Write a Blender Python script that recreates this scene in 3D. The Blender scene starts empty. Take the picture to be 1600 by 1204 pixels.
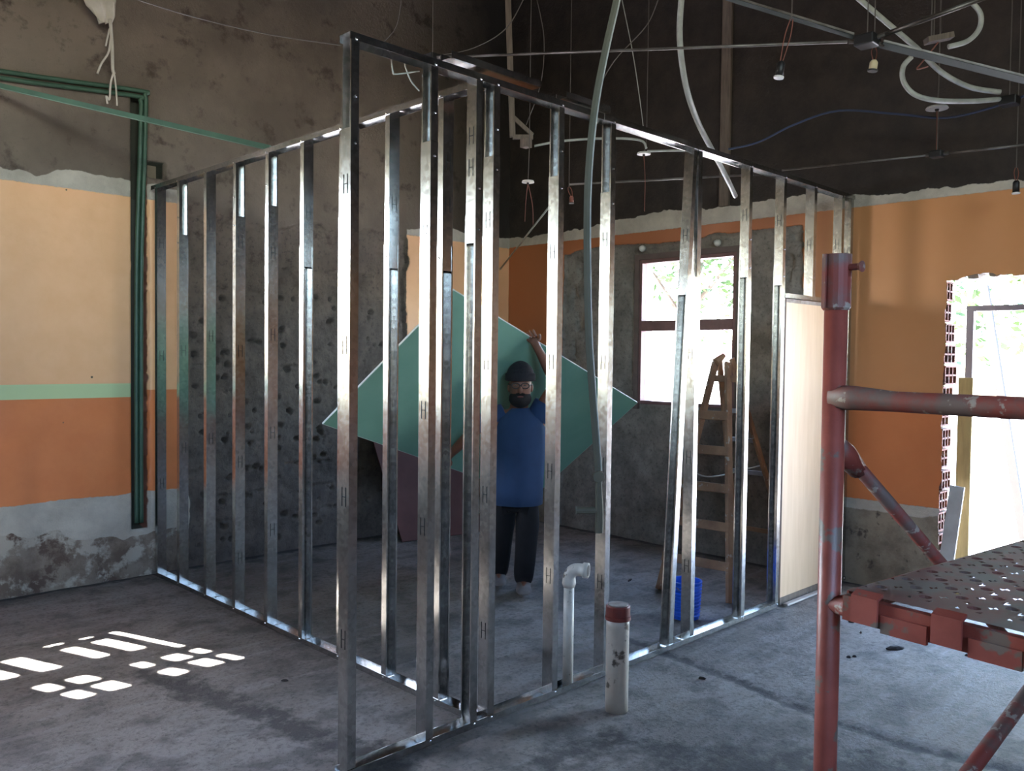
import bpy, math, random
import numpy as np
from mathutils import Vector, Matrix, noise as mnoise
random.seed(7); rng = np.random.default_rng(7)
sc = bpy.context.scene
col = sc.collection

# ------------------------------------------------------------------ camera
F = 1341.0; CX, CY, H = 800.0, 602.0, 1.68
def _n(a): return a / np.linalg.norm(a)
_u = _n(np.array([2153 - CX, -(574 - CY), -F]))
_v = np.array([-530 - CX, -(542 - CY), -F]); _v = _n(_v - _u * (_v @ _u))
ROT = np.array([_u, _v, np.cross(_u, _v)])          # camera axes -> room axes (X along left wall, Y along right wall)
CAM = np.array([0, 0, H])
cam = bpy.data.objects.new('camera', bpy.data.cameras.new('camera'))
col.objects.link(cam)
M = Matrix.Identity(4)
for i in range(3):
    for j in range(3): M[i][j] = ROT[i][j]
    M[i][3] = CAM[i]
cam.matrix_world = M
cam.data.sensor_width = 36.0; cam.data.lens = F / 1600 * 36.0
cam.data.clip_start = 0.05; cam.data.clip_end = 300
sc.camera = cam
def ray(x, y): return ROT @ np.array([x - CX, -(y - CY), -F]) / F
def at(x, y, d): return Vector(CAM + ray(x, y) * d)                 # a pixel at a given depth in metres
def onz(x, y, z=0): r = ray(x, y); return Vector(CAM + r * (z - H) / r[2])
def ony(x, y, Y): r = ray(x, y); return Vector(CAM + r * Y / r[1])
def onx(x, y, X): r = ray(x, y); return Vector(CAM + r * X / r[0])

# ------------------------------------------------------------------ light
w = bpy.data.worlds.new('world'); sc.world = w; w.use_nodes = True
nt = w.node_tree
bg = nt.nodes['Background']
sky = nt.nodes.new('ShaderNodeTexSky'); sky.sky_type = 'NISHITA'; sky.sun_disc = False
SUNV = Vector((0.38, -1.0, -1.32))
sky.sun_elevation = math.radians(51); sky.sun_rotation = math.atan2(-SUNV.x, -SUNV.y)
sky.air_density = 1.0; sky.dust_density = 1.0; sky.ozone_density = 1.0
nt.links.new(sky.outputs[0], bg.inputs[0]); bg.inputs[1].default_value = 1.2
sun = bpy.data.objects.new('sun', bpy.data.lights.new('sun', 'SUN'))
sun.data.energy = 36.0; sun.data.angle = math.radians(0.5); sun.data.color = (1, 0.975, 0.94)
sun.rotation_euler = SUNV.to_track_quat('-Z', 'Y').to_euler()
col.objects.link(sun)
def portal(name, loc, sx, sy, direction):
    l = bpy.data.lights.new(name, 'AREA'); l.shape = 'RECTANGLE'; l.size = sx; l.size_y = sy
    l.cycles.is_portal = True
    o = bpy.data.objects.new(name, l); o.location = loc
    o.rotation_euler = Vector(direction).to_track_quat('-Z', 'Z').to_euler(); col.objects.link(o)
sc.view_settings.view_transform = 'Standard'; sc.view_settings.look = 'None'
sc.view_settings.gamma = 1.0; sc.view_settings.use_curve_mapping = False
sc.view_settings.exposure = 2.5
sc.cycles.max_bounces = 10; sc.cycles.diffuse_bounces = 6; sc.cycles.glossy_bounces = 4
sc.cycles.sample_clamp_indirect = 6.0
sc.cycles.caustics_reflective = False; sc.cycles.caustics_refractive = False

# ------------------------------------------------------------------ materials
def srgb(r, g, b):
    return tuple(((c / 255) / 12.92 if c / 255 <= 0.04045 else ((c / 255 + 0.055) / 1.055) ** 2.4) for c in (r, g, b)) + (1,)
class NT:
    def __init__(s, m): s.t = m.node_tree; s.L = s.t.links
    def n(s, kind, **kw):
        x = s.t.nodes.new('ShaderNode' + kind)
        for k, v in kw.items(): setattr(x, k, v)
        return x
    def link(s, a, b): s.L.new(a, b)
    def coord(s): return s.n('TexCoord').outputs['Object']
    def noise(s, scale, detail=4, rough=0.6, vec=None, dist=0.0):
        x = s.n('TexNoise'); x.inputs['Scale'].default_value = scale; x.inputs['Detail'].default_value = detail
        x.inputs['Roughness'].default_value = rough; x.inputs['Distortion'].default_value = dist
        s.link(vec if vec is not None else s.coord(), x.inputs['Vector']); return x.outputs['Fac']
    def math(s, op, a, b=0.0, c=None):
        x = s.n('Math', operation=op)
        for i, v in enumerate((a, b) if c is None else (a, b, c)):
            if isinstance(v, (int, float)): x.inputs[i].default_value = v
            else: s.link(v, x.inputs[i])
        return x.outputs[0]
    def ramp(s, f, a, b):
        x = s.n('MapRange'); x.inputs['From Min'].default_value = a; x.inputs['From Max'].default_value = b
        s.link(f, x.inputs['Value']); return x.outputs[0]
    def mix(s, f, a, b):
        x = s.n('Mix', data_type='RGBA')
        for i, v in ((0, f), (6, a), (7, b)):
            if isinstance(v, (int, float)): x.inputs[i].default_value = v
            elif isinstance(v, tuple): x.inputs[i].default_value = v
            else: s.link(v, x.inputs[i])
        return x.outputs[2]
    def attr(s, name): return s.n('Attribute', attribute_name=name).outputs['Fac']
    def bump(s, f, strength, dist, bsdf):
        x = s.n('Bump'); x.inputs['Strength'].default_value = strength; x.inputs['Distance'].default_value = dist
        s.link(f, x.inputs['Height']); s.link(x.outputs[0], bsdf.inputs['Normal'])
def newmat(name):
    m = bpy.data.materials.new(name); m.use_nodes = True
    return m, NT(m), m.node_tree.nodes['Principled BSDF']
def mat(name, c1, c2=None, scale=8, lo=0.35, hi=0.65, rough=0.6, metal=0.0, bump=0.0, bdist=0.01, c3=None, s3=30, l3=0.6, h3=0.68, stretch=None):
    m, N, B = newmat(name)
    v = N.coord()
    if stretch:
        mp = N.n('Mapping'); mp.inputs['Scale'].default_value = stretch; N.link(v, mp.inputs['Vector']); v = mp.outputs[0]
    f = N.noise(scale, 5, 0.6, v)
    c = N.mix(N.ramp(f, lo, hi), c1, c2 or c1)
    if c3: c = N.mix(N.ramp(N.noise(s3, 4, 0.6, v), l3, h3), c, c3)
    N.link(c, B.inputs['Base Color'])
    B.inputs['Roughness'].default_value = rough; B.inputs['Metallic'].default_value = metal
    if bump: N.bump(N.noise(scale * 3, 6, 0.7, v), bump, bdist, B)
    return m
MT = {}
# galvanised steel with spangle
m, N, B = newmat('galvanised_steel')
vor = N.n('TexVoronoi'); vor.inputs['Scale'].default_value = 55; N.link(N.coord(), vor.inputs['Vector'])
f = N.math('ADD', N.math('MULTIPLY', vor.outputs['Color'], 0.5), N.math('MULTIPLY', N.noise(7, 5, 0.7), 0.7))
N.link(N.mix(N.ramp(f, 0.3, 0.85), srgb(164, 164, 162), srgb(200, 200, 198)), B.inputs['Base Color'])
B.inputs['Metallic'].default_value = 1.0
N.link(N.math('ADD', 0.15, N.math('MULTIPLY', f, 0.09)), B.inputs['Roughness'])
MT['steel'] = m
MT['screw'] = mat('screw_zinc', srgb(225, 225, 225), rough=0.2, metal=1.0)
MT['slit'] = mat('punched_slit', srgb(30, 30, 30), rough=0.9)
MT['pvc'] = mat('white_pvc', srgb(214, 208, 196), srgb(190, 182, 168), 9, rough=0.35, c3=srgb(110, 98, 84), s3=14, l3=0.62, h3=0.66)
MT['pvc_dirty'] = mat('white_pvc_dirty', srgb(205, 196, 182), srgb(185, 175, 160), 6, rough=0.45, c3=srgb(92, 82, 72), s3=11, l3=0.6, h3=0.66)
MT['cap'] = mat('red_brown_cap', srgb(122, 52, 42), srgb(100, 42, 36), 8, rough=0.5)
MT['tape'] = mat('cap_top', srgb(150, 138, 128), srgb(120, 100, 90), 20, rough=0.6)
MT['scaffold'] = mat('red_scaffold_paint', srgb(152, 78, 66), srgb(128, 62, 52), 9, rough=0.42, c3=srgb(112, 96, 86), s3=13, l3=0.56, h3=0.6, bump=0.25, bdist=0.003)
MT['scaffold_rust'] = mat('worn_scaffold_tube', srgb(104, 84, 76), srgb(128, 58, 48), 10, 0.42, 0.58, rough=0.6, c3=srgb(150, 138, 126), s3=22, l3=0.6, h3=0.64, bump=0.3, bdist=0.003)
MT['deck'] = mat('dusty_deck', srgb(96, 84, 78), srgb(112, 66, 58), 7, 0.4, 0.6, rough=0.7, bump=0.2, bdist=0.002)
MT['green_pipe'] = mat('green_conduit', srgb(70, 100, 80), srgb(60, 86, 70), 6, rough=0.45)
MT['dark_green'] = mat('dark_green_channel', srgb(26, 38, 29), srgb(34, 44, 34), 5, rough=0.8)
MT['hose_green'] = mat('grey_green_channel', srgb(86, 84, 70), srgb(96, 92, 78), 5, rough=0.8)
MT['hose'] = mat('pale_flexible_conduit', srgb(178, 178, 168), srgb(150, 150, 142), 12, rough=0.45)
MT['cable_blue'] = mat('blue_cable', srgb(46, 56, 84), rough=0.5)
MT['wire'] = mat('dull_wire', srgb(88, 80, 74), rough=0.6)
MT['wire_red'] = mat('reddish_wire', srgb(120, 66, 50), rough=0.6)
MT['rod'] = mat('metal_conduit', srgb(120, 114, 108), srgb(80, 72, 66), 6, rough=0.45, metal=0.6)
MT['black'] = mat('black_plastic', srgb(22, 20, 19), rough=0.5)
MT['white'] = mat('white_plastic', srgb(226, 222, 212), srgb(206, 200, 190), 12, rough=0.4)
MT['cream'] = mat('cream_ceramic', srgb(196, 178, 140), rough=0.5)
MT['oldwood'] = mat('old_grey_wood', srgb(118, 104, 92), srgb(96, 84, 74), 6, rough=0.8, stretch=(8, 8, 1))
MT['ladder'] = mat('ladder_wood', srgb(172, 134, 102), srgb(134, 102, 80), 5, rough=0.75, c3=srgb(178, 168, 154), s3=18, l3=0.62, h3=0.66, bump=0.15, bdist=0.003)
MT['ladder_pale'] = mat('pale_rung_paint', srgb(170, 170, 176), srgb(140, 140, 146), 8, rough=0.5)
MT['bucket'] = mat('blue_plastic', srgb(24, 92, 210), srgb(20, 82, 196), 6, rough=0.4)
MT['sheet'] = mat('green_board_paper', srgb(132, 178, 154), srgb(124, 170, 146), 3, rough=0.75)
MT['gypsum'] = mat('gypsum_edge', srgb(216, 220, 212), rough=0.9)
MT['beige'] = mat('beige_panel', srgb(218, 186, 152), srgb(208, 174, 140), 3, rough=0.4, stretch=(6, 6, 0.6))
MT['beige_edge'] = mat('brown_panel_edge', srgb(70, 44, 34), rough=0.7)
MT['brownboard'] = mat('reddish_board', srgb(112, 72, 64), srgb(100, 62, 56), 4, rough=0.7)
MT['plank_white'] = mat('white_plank', srgb(200, 196, 190), srgb(180, 172, 164), 5, rough=0.6, c3=srgb(110, 100, 96), s3=14, l3=0.66, h3=0.7)
MT['plank_yellow'] = mat('yellow_plank', srgb(206, 172, 110), srgb(190, 156, 98), 6, rough=0.6, stretch=(8, 8, 1))
MT['mauve'] = mat('mauve_window_paint', srgb(122, 84, 82), srgb(102, 70, 68), 8, rough=0.55)
MT['gate'] = mat('dark_steel_frame', srgb(70, 62, 62), rough=0.6)
MT['brick'] = mat('hollow_brick', srgb(100, 56, 44), srgb(80, 50, 42), 14, rough=0.9, c3=srgb(116, 104, 94), s3=26, l3=0.55, h3=0.62, bump=0.5, bdist=0.01)
MT['mortar'] = mat('mortar_grey', srgb(146, 138, 128), srgb(118, 110, 102), 20, rough=0.95, bump=0.5, bdist=0.01)
MT['plastic_scrap'] = mat('white_rag', srgb(226, 216, 204), srgb(206, 196, 184), 10, rough=0.8)
MT['ext_ground'] = mat('outdoor_concrete', srgb(178, 177, 182), srgb(160, 158, 164), 2, rough=0.9)
MT['ext_wall'] = mat('outdoor_white_wall', srgb(226, 222, 216), srgb(214, 208, 200), 2, rough=0.9)
MT['coping'] = mat('mauve_coping', srgb(150, 96, 104), rough=0.8)
MT['leaf'] = mat('leaf_green', srgb(58, 82, 16), srgb(40, 62, 12), 3, rough=0.6)
MT['weathered'] = mat('dark_weathered_timber', srgb(27, 22, 19), srgb(20, 17, 15), 6, rough=0.9)
MT['bark'] = mat('bark', srgb(104, 88, 72), srgb(80, 66, 54), 10, rough=0.9)
MT['skin'] = mat('skin', srgb(140, 94, 72), srgb(128, 84, 64), 8, rough=0.55)
MT['shirt'] = mat('blue_shirt', srgb(42, 68, 102), srgb(36, 60, 92), 6, rough=0.85)
MT['trousers'] = mat('black_trousers', srgb(26, 25, 28), srgb(20, 19, 22), 8, rough=0.9)
MT['beanie'] = mat('dark_grey_knit', srgb(46, 44, 48), srgb(36, 34, 38), 60, rough=0.95, bump=0.4, bdist=0.004)
MT['hair'] = mat('black_beard', srgb(20, 17, 16), srgb(32, 26, 24), 90, rough=0.8, bump=0.6, bdist=0.006)
MT['shoe'] = mat('grey_shoe', srgb(130, 122, 116), srgb(110, 102, 98), 10, rough=0.7)
MT['eye'] = mat('eye', srgb(96, 84, 78), rough=0.4)
MT['sole'] = mat('shoe_sole', srgb(180, 176, 168), rough=0.8)
MT['debris'] = mat('dark_debris', srgb(44, 42, 42), srgb(60, 56, 54), 20, rough=0.9)
m, N, B = newmat('window_glass')
tr = N.n('BsdfTransparent'); gl = N.n('BsdfGlossy'); gl.inputs['Roughness'].default_value = 0.05
mx = N.n('MixShader'); mx.inputs[0].default_value = 0.06
N.link(tr.outputs[0], mx.inputs[1]); N.link(gl.outputs[0], mx.inputs[2])
N.link(mx.outputs[0], m.node_tree.nodes['Material Output'].inputs[0]); MT['glass'] = m

# ------------------------------------------------------------------ helpers
def tag(o, label=None, cat=None, group=None, kind=None):
    for k, v in (('label', label), ('category', cat), ('group', group), ('kind', kind)):
        if v: o[k] = v
    return o
def empty(name, loc=(0, 0, 0)):
    o = bpy.data.objects.new(name, None); o.location = loc; o.empty_display_size = 0.1; col.objects.link(o); return o
class MB:
    def __init__(s): s.v = []; s.f = []
    def add(s, v, f):
        k = len(s.v); s.v += [tuple(p) for p in v]; s.f += [tuple(i + k for i in q) for q in f]; return s
    def box(s, lo, hi):
        (a, b, c), (d, e, g) = lo, hi
        return s.add([(a, b, c), (d, b, c), (d, e, c), (a, e, c), (a, b, g), (d, b, g), (d, e, g), (a, e, g)],
                     [(0, 3, 2, 1), (4, 5, 6, 7), (0, 1, 5, 4), (1, 2, 6, 5), (2, 3, 7, 6), (3, 0, 4, 7)])
    def obox(s, o, x, y, z):           # box from a corner and three edge vectors
        o, x, y, z = map(Vector, (o, x, y, z))
        return s.add([o, o + x, o + x + y, o + y, o + z, o + x + z, o + x + y + z, o + y + z],
                     [(0, 3, 2, 1), (4, 5, 6, 7), (0, 1, 5, 4), (1, 2, 6, 5), (2, 3, 7, 6), (3, 0, 4, 7)])
    def bar(s, a, b, wd, th, up=(0, 0, 1)):
        a, b = Vector(a), Vector(b); d = (b - a); up = Vector(up)
        x = d.cross(up).normalized(); y = x.cross(d).normalized()
        return s.obox(a - x * wd / 2 - y * th / 2, x * wd, y * th, d)
    def prism(s, prof, a, b, ex, ey):  # closed 2D profile swept from a to b
        a, b, ex, ey = map(Vector, (a, b, ex, ey)); n = len(prof)
        v = [a + ex * p + ey * q for p, q in prof] + [b + ex * p + ey * q for p, q in prof]
        f = [(i, (i + 1) % n, n + (i + 1) % n, n + i) for i in range(n)] + [tuple(range(n))[::-1], tuple(range(n, 2 * n))]
        return s.add(v, f)
    def tube(s, pts, r, n=10, caps=True):
        pts = [Vector(p) for p in pts]; rs = r if isinstance(r, (list, tuple)) else [r] * len(pts)
        v = []; prev = None
        for i, p in enumerate(pts):
            t = (pts[min(i + 1, len(pts) - 1)] - pts[max(i - 1, 0)]).normalized()
            if prev is None:
                x = t.cross(Vector((0, 0, 1)) if abs(t.z) < 0.9 else Vector((1, 0, 0))).normalized()
            else: x = (prev - t * prev.dot(t)).normalized()
            prev = x; y = t.cross(x)
            v += [p + (x * math.cos(2 * math.pi * k / n) + y * math.sin(2 * math.pi * k / n)) * rs[i] for k in range(n)]
        f = [(i * n + k, i * n + (k + 1) % n, (i + 1) * n + (k + 1) % n, (i + 1) * n + k) for i in range(len(pts) - 1) for k in range(n)]
        if caps: f += [tuple(range(n))[::-1], tuple(range((len(pts) - 1) * n, len(pts) * n))]
        return s.add(v, f)
    def lathe(s, prof, c=(0, 0, 0), n=20):
        c = Vector(c); v = [c + Vector((r * math.cos(2 * math.pi * k / n), r * math.sin(2 * math.pi * k / n), z)) for r, z in prof for k in range(n)]
        f = [(i * n + k, i * n + (k + 1) % n, (i + 1) * n + (k + 1) % n, (i + 1) * n + k) for i in range(len(prof) - 1) for k in range(n)]
        f += [tuple(range(n))[::-1], tuple(range((len(prof) - 1) * n, len(prof) * n))]
        return s.add(v, f)
    def loft(s, rings, caps=True):      # rings of equal point counts
        n = len(rings[0]); v = [p for r in rings for p in r]
        f = [(i * n + k, i * n + (k + 1) % n, (i + 1) * n + (k + 1) % n, (i + 1) * n + k) for i in range(len(rings) - 1) for k in range(n)]
        if caps: f += [tuple(range(n))[::-1], tuple(range((len(rings) - 1) * n, len(rings) * n))]
        return s.add(v, f)
    def mesh(s, name):
        me = bpy.data.meshes.new(name); me.from_pydata(s.v, [], s.f); me.update(); return me
    def build(s, name, material, parent=None, smooth=False, bevel=0.0, subsurf=0):
        me = s.mesh(name); o = bpy.data.objects.new(name, me); col.objects.link(o)
        me.materials.append(MT[material] if isinstance(material, str) else material)
        if parent is not None:
            o.parent = parent
            o.matrix_parent_inverse = Matrix.Translation(-Vector(parent.location)) if parent.type == 'EMPTY' else Matrix.Identity(4)
        if smooth:
            for p in me.polygons: p.use_smooth = True
        if bevel:
            b = o.modifiers.new('bevel', 'BEVEL'); b.width = bevel; b.segments = 2; b.limit_method = 'ANGLE'; b.angle_limit = 0.7
        if subsurf:
            ss = o.modifiers.new('sub', 'SUBSURF'); ss.levels = subsurf; ss.render_levels = subsurf
        return o
def smooth_path(pts, k=6):
    pts = [Vector(p) for p in pts]; out = []
    for i in range(len(pts) - 1):
        p0, p1, p2, p3 = pts[max(i - 1, 0)], pts[i], pts[i + 1], pts[min(i + 2, len(pts) - 1)]
        for j in range(k):
            t = j / k
            out.append(0.5 * ((2 * p1) + (p2 - p0) * t + (2 * p0 - 5 * p1 + 4 * p2 - p3) * t * t + (3 * p1 - p0 - 3 * p2 + p3) * t ** 3))
    return out + [pts[-1]]
def vnoise(x, y, seed=0):
    r = np.random.default_rng(seed); T = r.random((256, 256))
    xi = np.floor(x).astype(int); yi = np.floor(y).astype(int); fx = x - xi; fy = y - yi
    fx = fx * fx * (3 - 2 * fx); fy = fy * fy * (3 - 2 * fy)
    g = lambda a, b: T[a % 256, b % 256]
    return (g(xi, yi) * (1 - fx) + g(xi + 1, yi) * fx) * (1 - fy) + (g(xi, yi + 1) * (1 - fx) + g(xi + 1, yi + 1) * fx) * fy - 0.5
def fbm(x, y, oct=4, seed=0):
    s = 0; a = 1.0
    for o in range(oct): s = s + a * vnoise(x * 2 ** o + 13.7 * o, y * 2 ** o + 5.1 * o, seed + o); a *= 0.5
    return s
def grid_lines(segs):
    out = []
    for a, b, st in segs:
        k = max(1, round((b - a) / st)); out += list(np.linspace(a, b, k + 1)[:-1])
    return np.array(out + [segs[-1][1]])
def grid_surface(name, A, Z, place, holes, attrs, material):
    """surface over the lines A x Z; place(a, z) -> xyz arrays; cells inside a hole rectangle stay open"""
    a, z = np.meshgrid(A, Z, indexing='ij'); X, Y, W = place(a, z)
    V = np.stack([X, Y, W], -1).reshape(-1, 3); na, nz = len(A), len(Z)
    i, j = np.meshgrid(np.arange(na - 1), np.arange(nz - 1), indexing='ij')
    ca = (A[:-1] + A[1:])[i] / 2; cz = (Z[:-1] + Z[1:])[j] / 2
    keep = np.ones_like(ca, bool)
    for a0, a1, z0, z1 in holes: keep &= ~((ca > a0) & (ca < a1) & (cz > z0) & (cz < z1))
    i, j = i[keep], j[keep]
    Q = np.stack([i * nz + j, (i + 1) * nz + j, (i + 1) * nz + j + 1, i * nz + j + 1], -1)
    me = bpy.data.meshes.new(name); me.from_pydata(V.tolist(), [], Q.tolist())
    for k, fn in attrs.items():
        at_ = me.attributes.new(k, 'FLOAT', 'POINT'); at_.data.foreach_set('value', fn(a, z).reshape(-1).astype(np.float32))
    me.polygons.foreach_set('use_smooth', np.ones(len(me.polygons), bool))
    me.materials.append(material); me.update()
    o = bpy.data.objects.new(name, me); col.objects.link(o); return tag(o, kind='structure')
smin = np.minimum; smax = np.maximum
step = lambda t: np.clip(t, 0, 1) ** 2 * (3 - 2 * np.clip(t, 0, 1))

# ------------------------------------------------------------------ room shell
YD, XC, TH = 6.56, 6.44, 0.2          # left wall plane, right wall plane, wall thickness
X0, Y0, ZT = -5.0, -4.5, 5.9          # rear walls, ceiling
WL = (-0.68, 1.5, 1.58, 3.0)          # window in the left wall  (x0,x1,z0,z1)
WR = (3.82, 4.83, 1.265, 2.59)        # window in the right wall (y0,y1,z0,z1)
DR = (1.0, 2.16, -0.1, 2.27)          # broken doorway in the right wall

def interp(pts): 
    p = np.array(pts, float); return lambda t: np.interp(t, p[:, 0], p[:, 1])
# ---- left wall
zt_l = interp([(-5, 2.93), (1.6, 2.93), (1.87, 2.905), (2.0, 2.96), (2.25, 2.955), (2.48, 2.94), (2.8, 2.95), (5.1, 2.9), (5.5, 2.98), (5.84, 2.92), (6.44, 2.95)])
def l_bare(x, z):     # stripped plaster, >0 inside
    e = 0.045 * fbm(z * 6, x * 0 + 3, 4, 11)
    return smin(smin(x - 2.93 - e, 5.07 + 0.05 * fbm(z * 7, x * 0, 4, 12) - x), 2.78 + 0.10 * fbm(x * 3, z * 0, 4, 13) - z)
def l_paint(x, z):
    b = smin(smin(2.835 - z, z - 0.625 - 0.012 * fbm(x * 3, z * 0, 3, 14)), -l_bare(x, z))
    band = smin(x - 2.93, 5.07 - x)     # nothing painted between
    return smin(b, -band)
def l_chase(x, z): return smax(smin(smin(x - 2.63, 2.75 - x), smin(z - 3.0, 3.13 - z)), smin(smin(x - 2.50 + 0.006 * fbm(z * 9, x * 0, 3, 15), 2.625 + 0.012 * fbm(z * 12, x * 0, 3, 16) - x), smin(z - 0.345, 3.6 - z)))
def l_white(x, z):
    top = smin(zt_l(x) + 0.03 * fbm(x * 9, z * 0, 4, 17) - z, z - 2.8)
    low = smin(0.66 - z, z - (0.36 + 0.30 * fbm(x * 2.2, z * 2.2, 4, 18)))
    low = smin(low, 2.98 - x)
    return smax(smin(top, -smin(x - 2.93, 5.07 - x)), low)
pits = [(rng.uniform(2.98, 5.0), rng.uniform(0.1, 2.2), rng.uniform(0.010, 0.024)) for _ in range(170)]
def l_depth(x, z):
    d = 0.004 * fbm(x * 7, z * 7, 4, 20)
    br = l_bare(x, z)
    d = d - step(br / 0.02) * (0.022 + 0.022 * (0.5 + fbm(x * 9, z * 9, 4, 21)))
    g = np.abs(((z + 0.01 * fbm(x * 4, z * 4, 2, 24)) / 0.21) % 1 - 0.5) < 0.05
    d = d - np.where((br > 0.03) & g & (fbm(x * 5, z * 5, 3, 22) > 0.2), 0.02, 0)
    for px, pz, r in pits:
        q = np.sqrt(((x - px) / (1.5 if r > .018 else 1)) ** 2 + (z - pz) ** 2) * (1 + 0.6 * fbm(x * 40, z * 40, 2, 23))
        d = d - 0.06 * step((r - q) / 0.006)
    d = d - 0.09 * step(l_chase(x, z) / 0.012)
    d = d - 0.006 * step(-smax(l_paint(x, z), l_white(x, z)) / 0.012) * step((3.2 - z) / .4) - 0.012 * step((0.5 - z) / 0.3) * (0.5 + fbm(x * 6, z * 6, 4, 25)) * (x < 2.93)
    box = smin(smin(x - 2.63, 2.75 - x), smin(z - 3.0, 3.13 - z))
    return d - 0.07 * step(box / 0.012)
def colour_wall(name, left):
    m, N, B = newmat(name)
    co = N.coord(); sep = N.n('SeparateXYZ'); N.link(co, sep.inputs[0])
    X, Y, Z = sep.outputs
    run = X if left else Y
    big = N.noise(1.3, 6, 0.6, co); mid = N.noise(5, 6, 0.65, co); fine = N.noise(28, 6, 0.7, co)
    jit = N.math('MULTIPLY', N.math('SUBTRACT', fine, 0.5), 0.02)
    msk = lambda nm: N.ramp(N.math('ADD', N.attr(nm), jit), -0.003, 0.003)
    if left:
        up = N.mix(N.ramp(big, 0.35, 0.65), srgb(108, 95, 84), srgb(136, 121, 107))
        up = N.mix(N.ramp(mid, 0.56, 0.68), up, srgb(82, 70, 61))
        soot_shade = N.math('ADD', N.ramp(run, 4.6, 6.2), N.math('MULTIPLY', N.math('SUBTRACT', big, 0.5), 0.8))
        up = N.mix(N.ramp(soot_shade, 0.2, 1.0), up, srgb(44, 38, 34))  # soot and the corner's shade painted together, darkening towards the corner
    else:
        up = N.mix(N.ramp(mid, 0.35, 0.65), srgb(46, 39, 35), srgb(62, 52, 46))
    up = N.mix(N.math('MULTIPLY', N.ramp(fine, 0.6, 0.75), 0.4), up, srgb(60, 54, 48))
    # stripped / bare cement
    if left:
        bare = N.mix(N.ramp(mid, 0.35, 0.65), srgb(118, 106, 97), srgb(88, 79, 73))
        bare = N.mix(N.ramp(N.math('ADD', Z, N.math('MULTIPLY', N.math('SUBTRACT', big, .5), 1.5)), 1.9, 2.8), bare, up)
    else:
        bare = N.mix(N.ramp(mid, 0.35, 0.62), srgb(150, 142, 132), srgb(116, 108, 100))
    bare = N.mix(N.math('MULTIPLY', N.ramp(fine, 0.52, 0.7), 0.6), bare, srgb(60, 54, 50))
    # paint coats
    hi = N.mix(N.ramp(mid, 0.3, 0.7), srgb(252, 196, 146), srgb(246, 188, 136))
    lo = N.mix(N.ramp(mid, 0.3, 0.7), srgb(228, 136, 80), srgb(220, 126, 72))
    if left:
        green = srgb(198, 214, 160)
        lim = N.math('SUBTRACT', 1.40, N.math('MULTIPLY', N.ramp(run, 2.55, 2.56), 0.0))
        p = N.mix(N.ramp(N.math('SUBTRACT', Z, lim), -0.002, 0.002), lo, hi)
        st = N.math('MULTIPLY', N.ramp(Z, 1.347, 1.35), N.ramp(Z, 1.453, 1.45))
        st = N.math('MULTIPLY', st, N.ramp(run, 2.52, 2.51))
        p = N.mix(st, p, green)
        spots = N.n('TexVoronoi'); spots.inputs['Scale'].default_value = 6; N.link(co, spots.inputs['Vector'])
        p = N.mix(N.math('MULTIPLY', N.ramp(spots.outputs['Distance'], 0.055, 0.04), N.ramp(N.noise(3, 2, 0.5, co), 0.56, 0.6)), p, srgb(110, 90, 70))
    else:
        dark = srgb(178, 108, 66)
        lo = N.mix(0.4, lo, srgb(190, 110, 62))
        p = N.mix(N.ramp(Z, 1.385, 1.39), lo, N.mix(0.75, hi, srgb(190, 120, 64)))
        p = N.mix(N.ramp(run, 2.9, 3.3), p, dark)
    white = N.mix(N.ramp(mid, 0.35, 0.65), srgb(204, 194, 178), srgb(178, 168, 154))
    if left:
        low = N.mix(N.ramp(mid, 0.4, 0.6), srgb(150, 134, 118), srgb(116, 98, 84))
        low = N.mix(N.ramp(N.noise(3.5, 6, 0.65, co), 0.5, 0.56), low, srgb(184, 172, 156))
        low = N.mix(N.ramp(N.noise(4.2, 5, 0.7, co), 0.57, 0.63), low, srgb(104, 84, 72))
    else:
        low = N.mix(N.ramp(mid, 0.4, 0.62), srgb(158, 144, 124), srgb(126, 112, 96))
        low = N.mix(N.ramp(N.noise(9, 4, 0.6, co), 0.6, 0.68), low, srgb(90, 78, 68))
    c = N.mix(N.ramp(Z, 0.72, 0.7), up, low)
    c = N.mix(msk('white'), c, white)
    c = N.mix(msk('bare'), c, bare)
    c = N.mix(msk('paint'), c, p)
    if left:
        c = N.mix(N.ramp(N.attr('chase'), 0.0, 0.004), c, N.mix(N.math('MULTIPLY', N.ramp(run, 2.585, 2.6), N.ramp(Z, 3.0, 2.98)), srgb(58, 58, 48), srgb(112, 70, 54)))  # box recess takes the dark chase tone, its shade put into the colour
    N.link(c, B.inputs['Base Color'])
    N.link(N.math('SUBTRACT', 0.9, N.math('MULTIPLY', msk('paint'), 0.42)), B.inputs['Roughness'])
    bf = N.math('MULTIPLY', N.math('ADD', N.noise(40, 6, 0.7, co), N.math('MULTIPLY', mid, 0.6)), N.math('SUBTRACT', 1.0, N.math('MULTIPLY', msk('paint'), 0.9)))
    N.bump(bf, 0.6, 0.012, B)
    return m
A = grid_lines([(X0, WL[0], .5), (WL[0], WL[1], .4), (WL[1], 2.9, .014), (2.9, 5.12, .012), (5.12, XC, .02), (XC, XC + TH, .2)])
Z = grid_lines([(-.056, 0, .014), (0, WL[2], .014), (WL[2], WL[3], .0139), (WL[3], 3.2, .014), (3.2, 3.7, .02), (3.7, ZT, .06)])
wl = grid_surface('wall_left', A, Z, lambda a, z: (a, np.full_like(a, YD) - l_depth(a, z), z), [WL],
                  {'paint': l_paint, 'bare': l_bare, 'white': l_white, 'chase': l_chase}, colour_wall('wall_left_finish', True))
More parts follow.
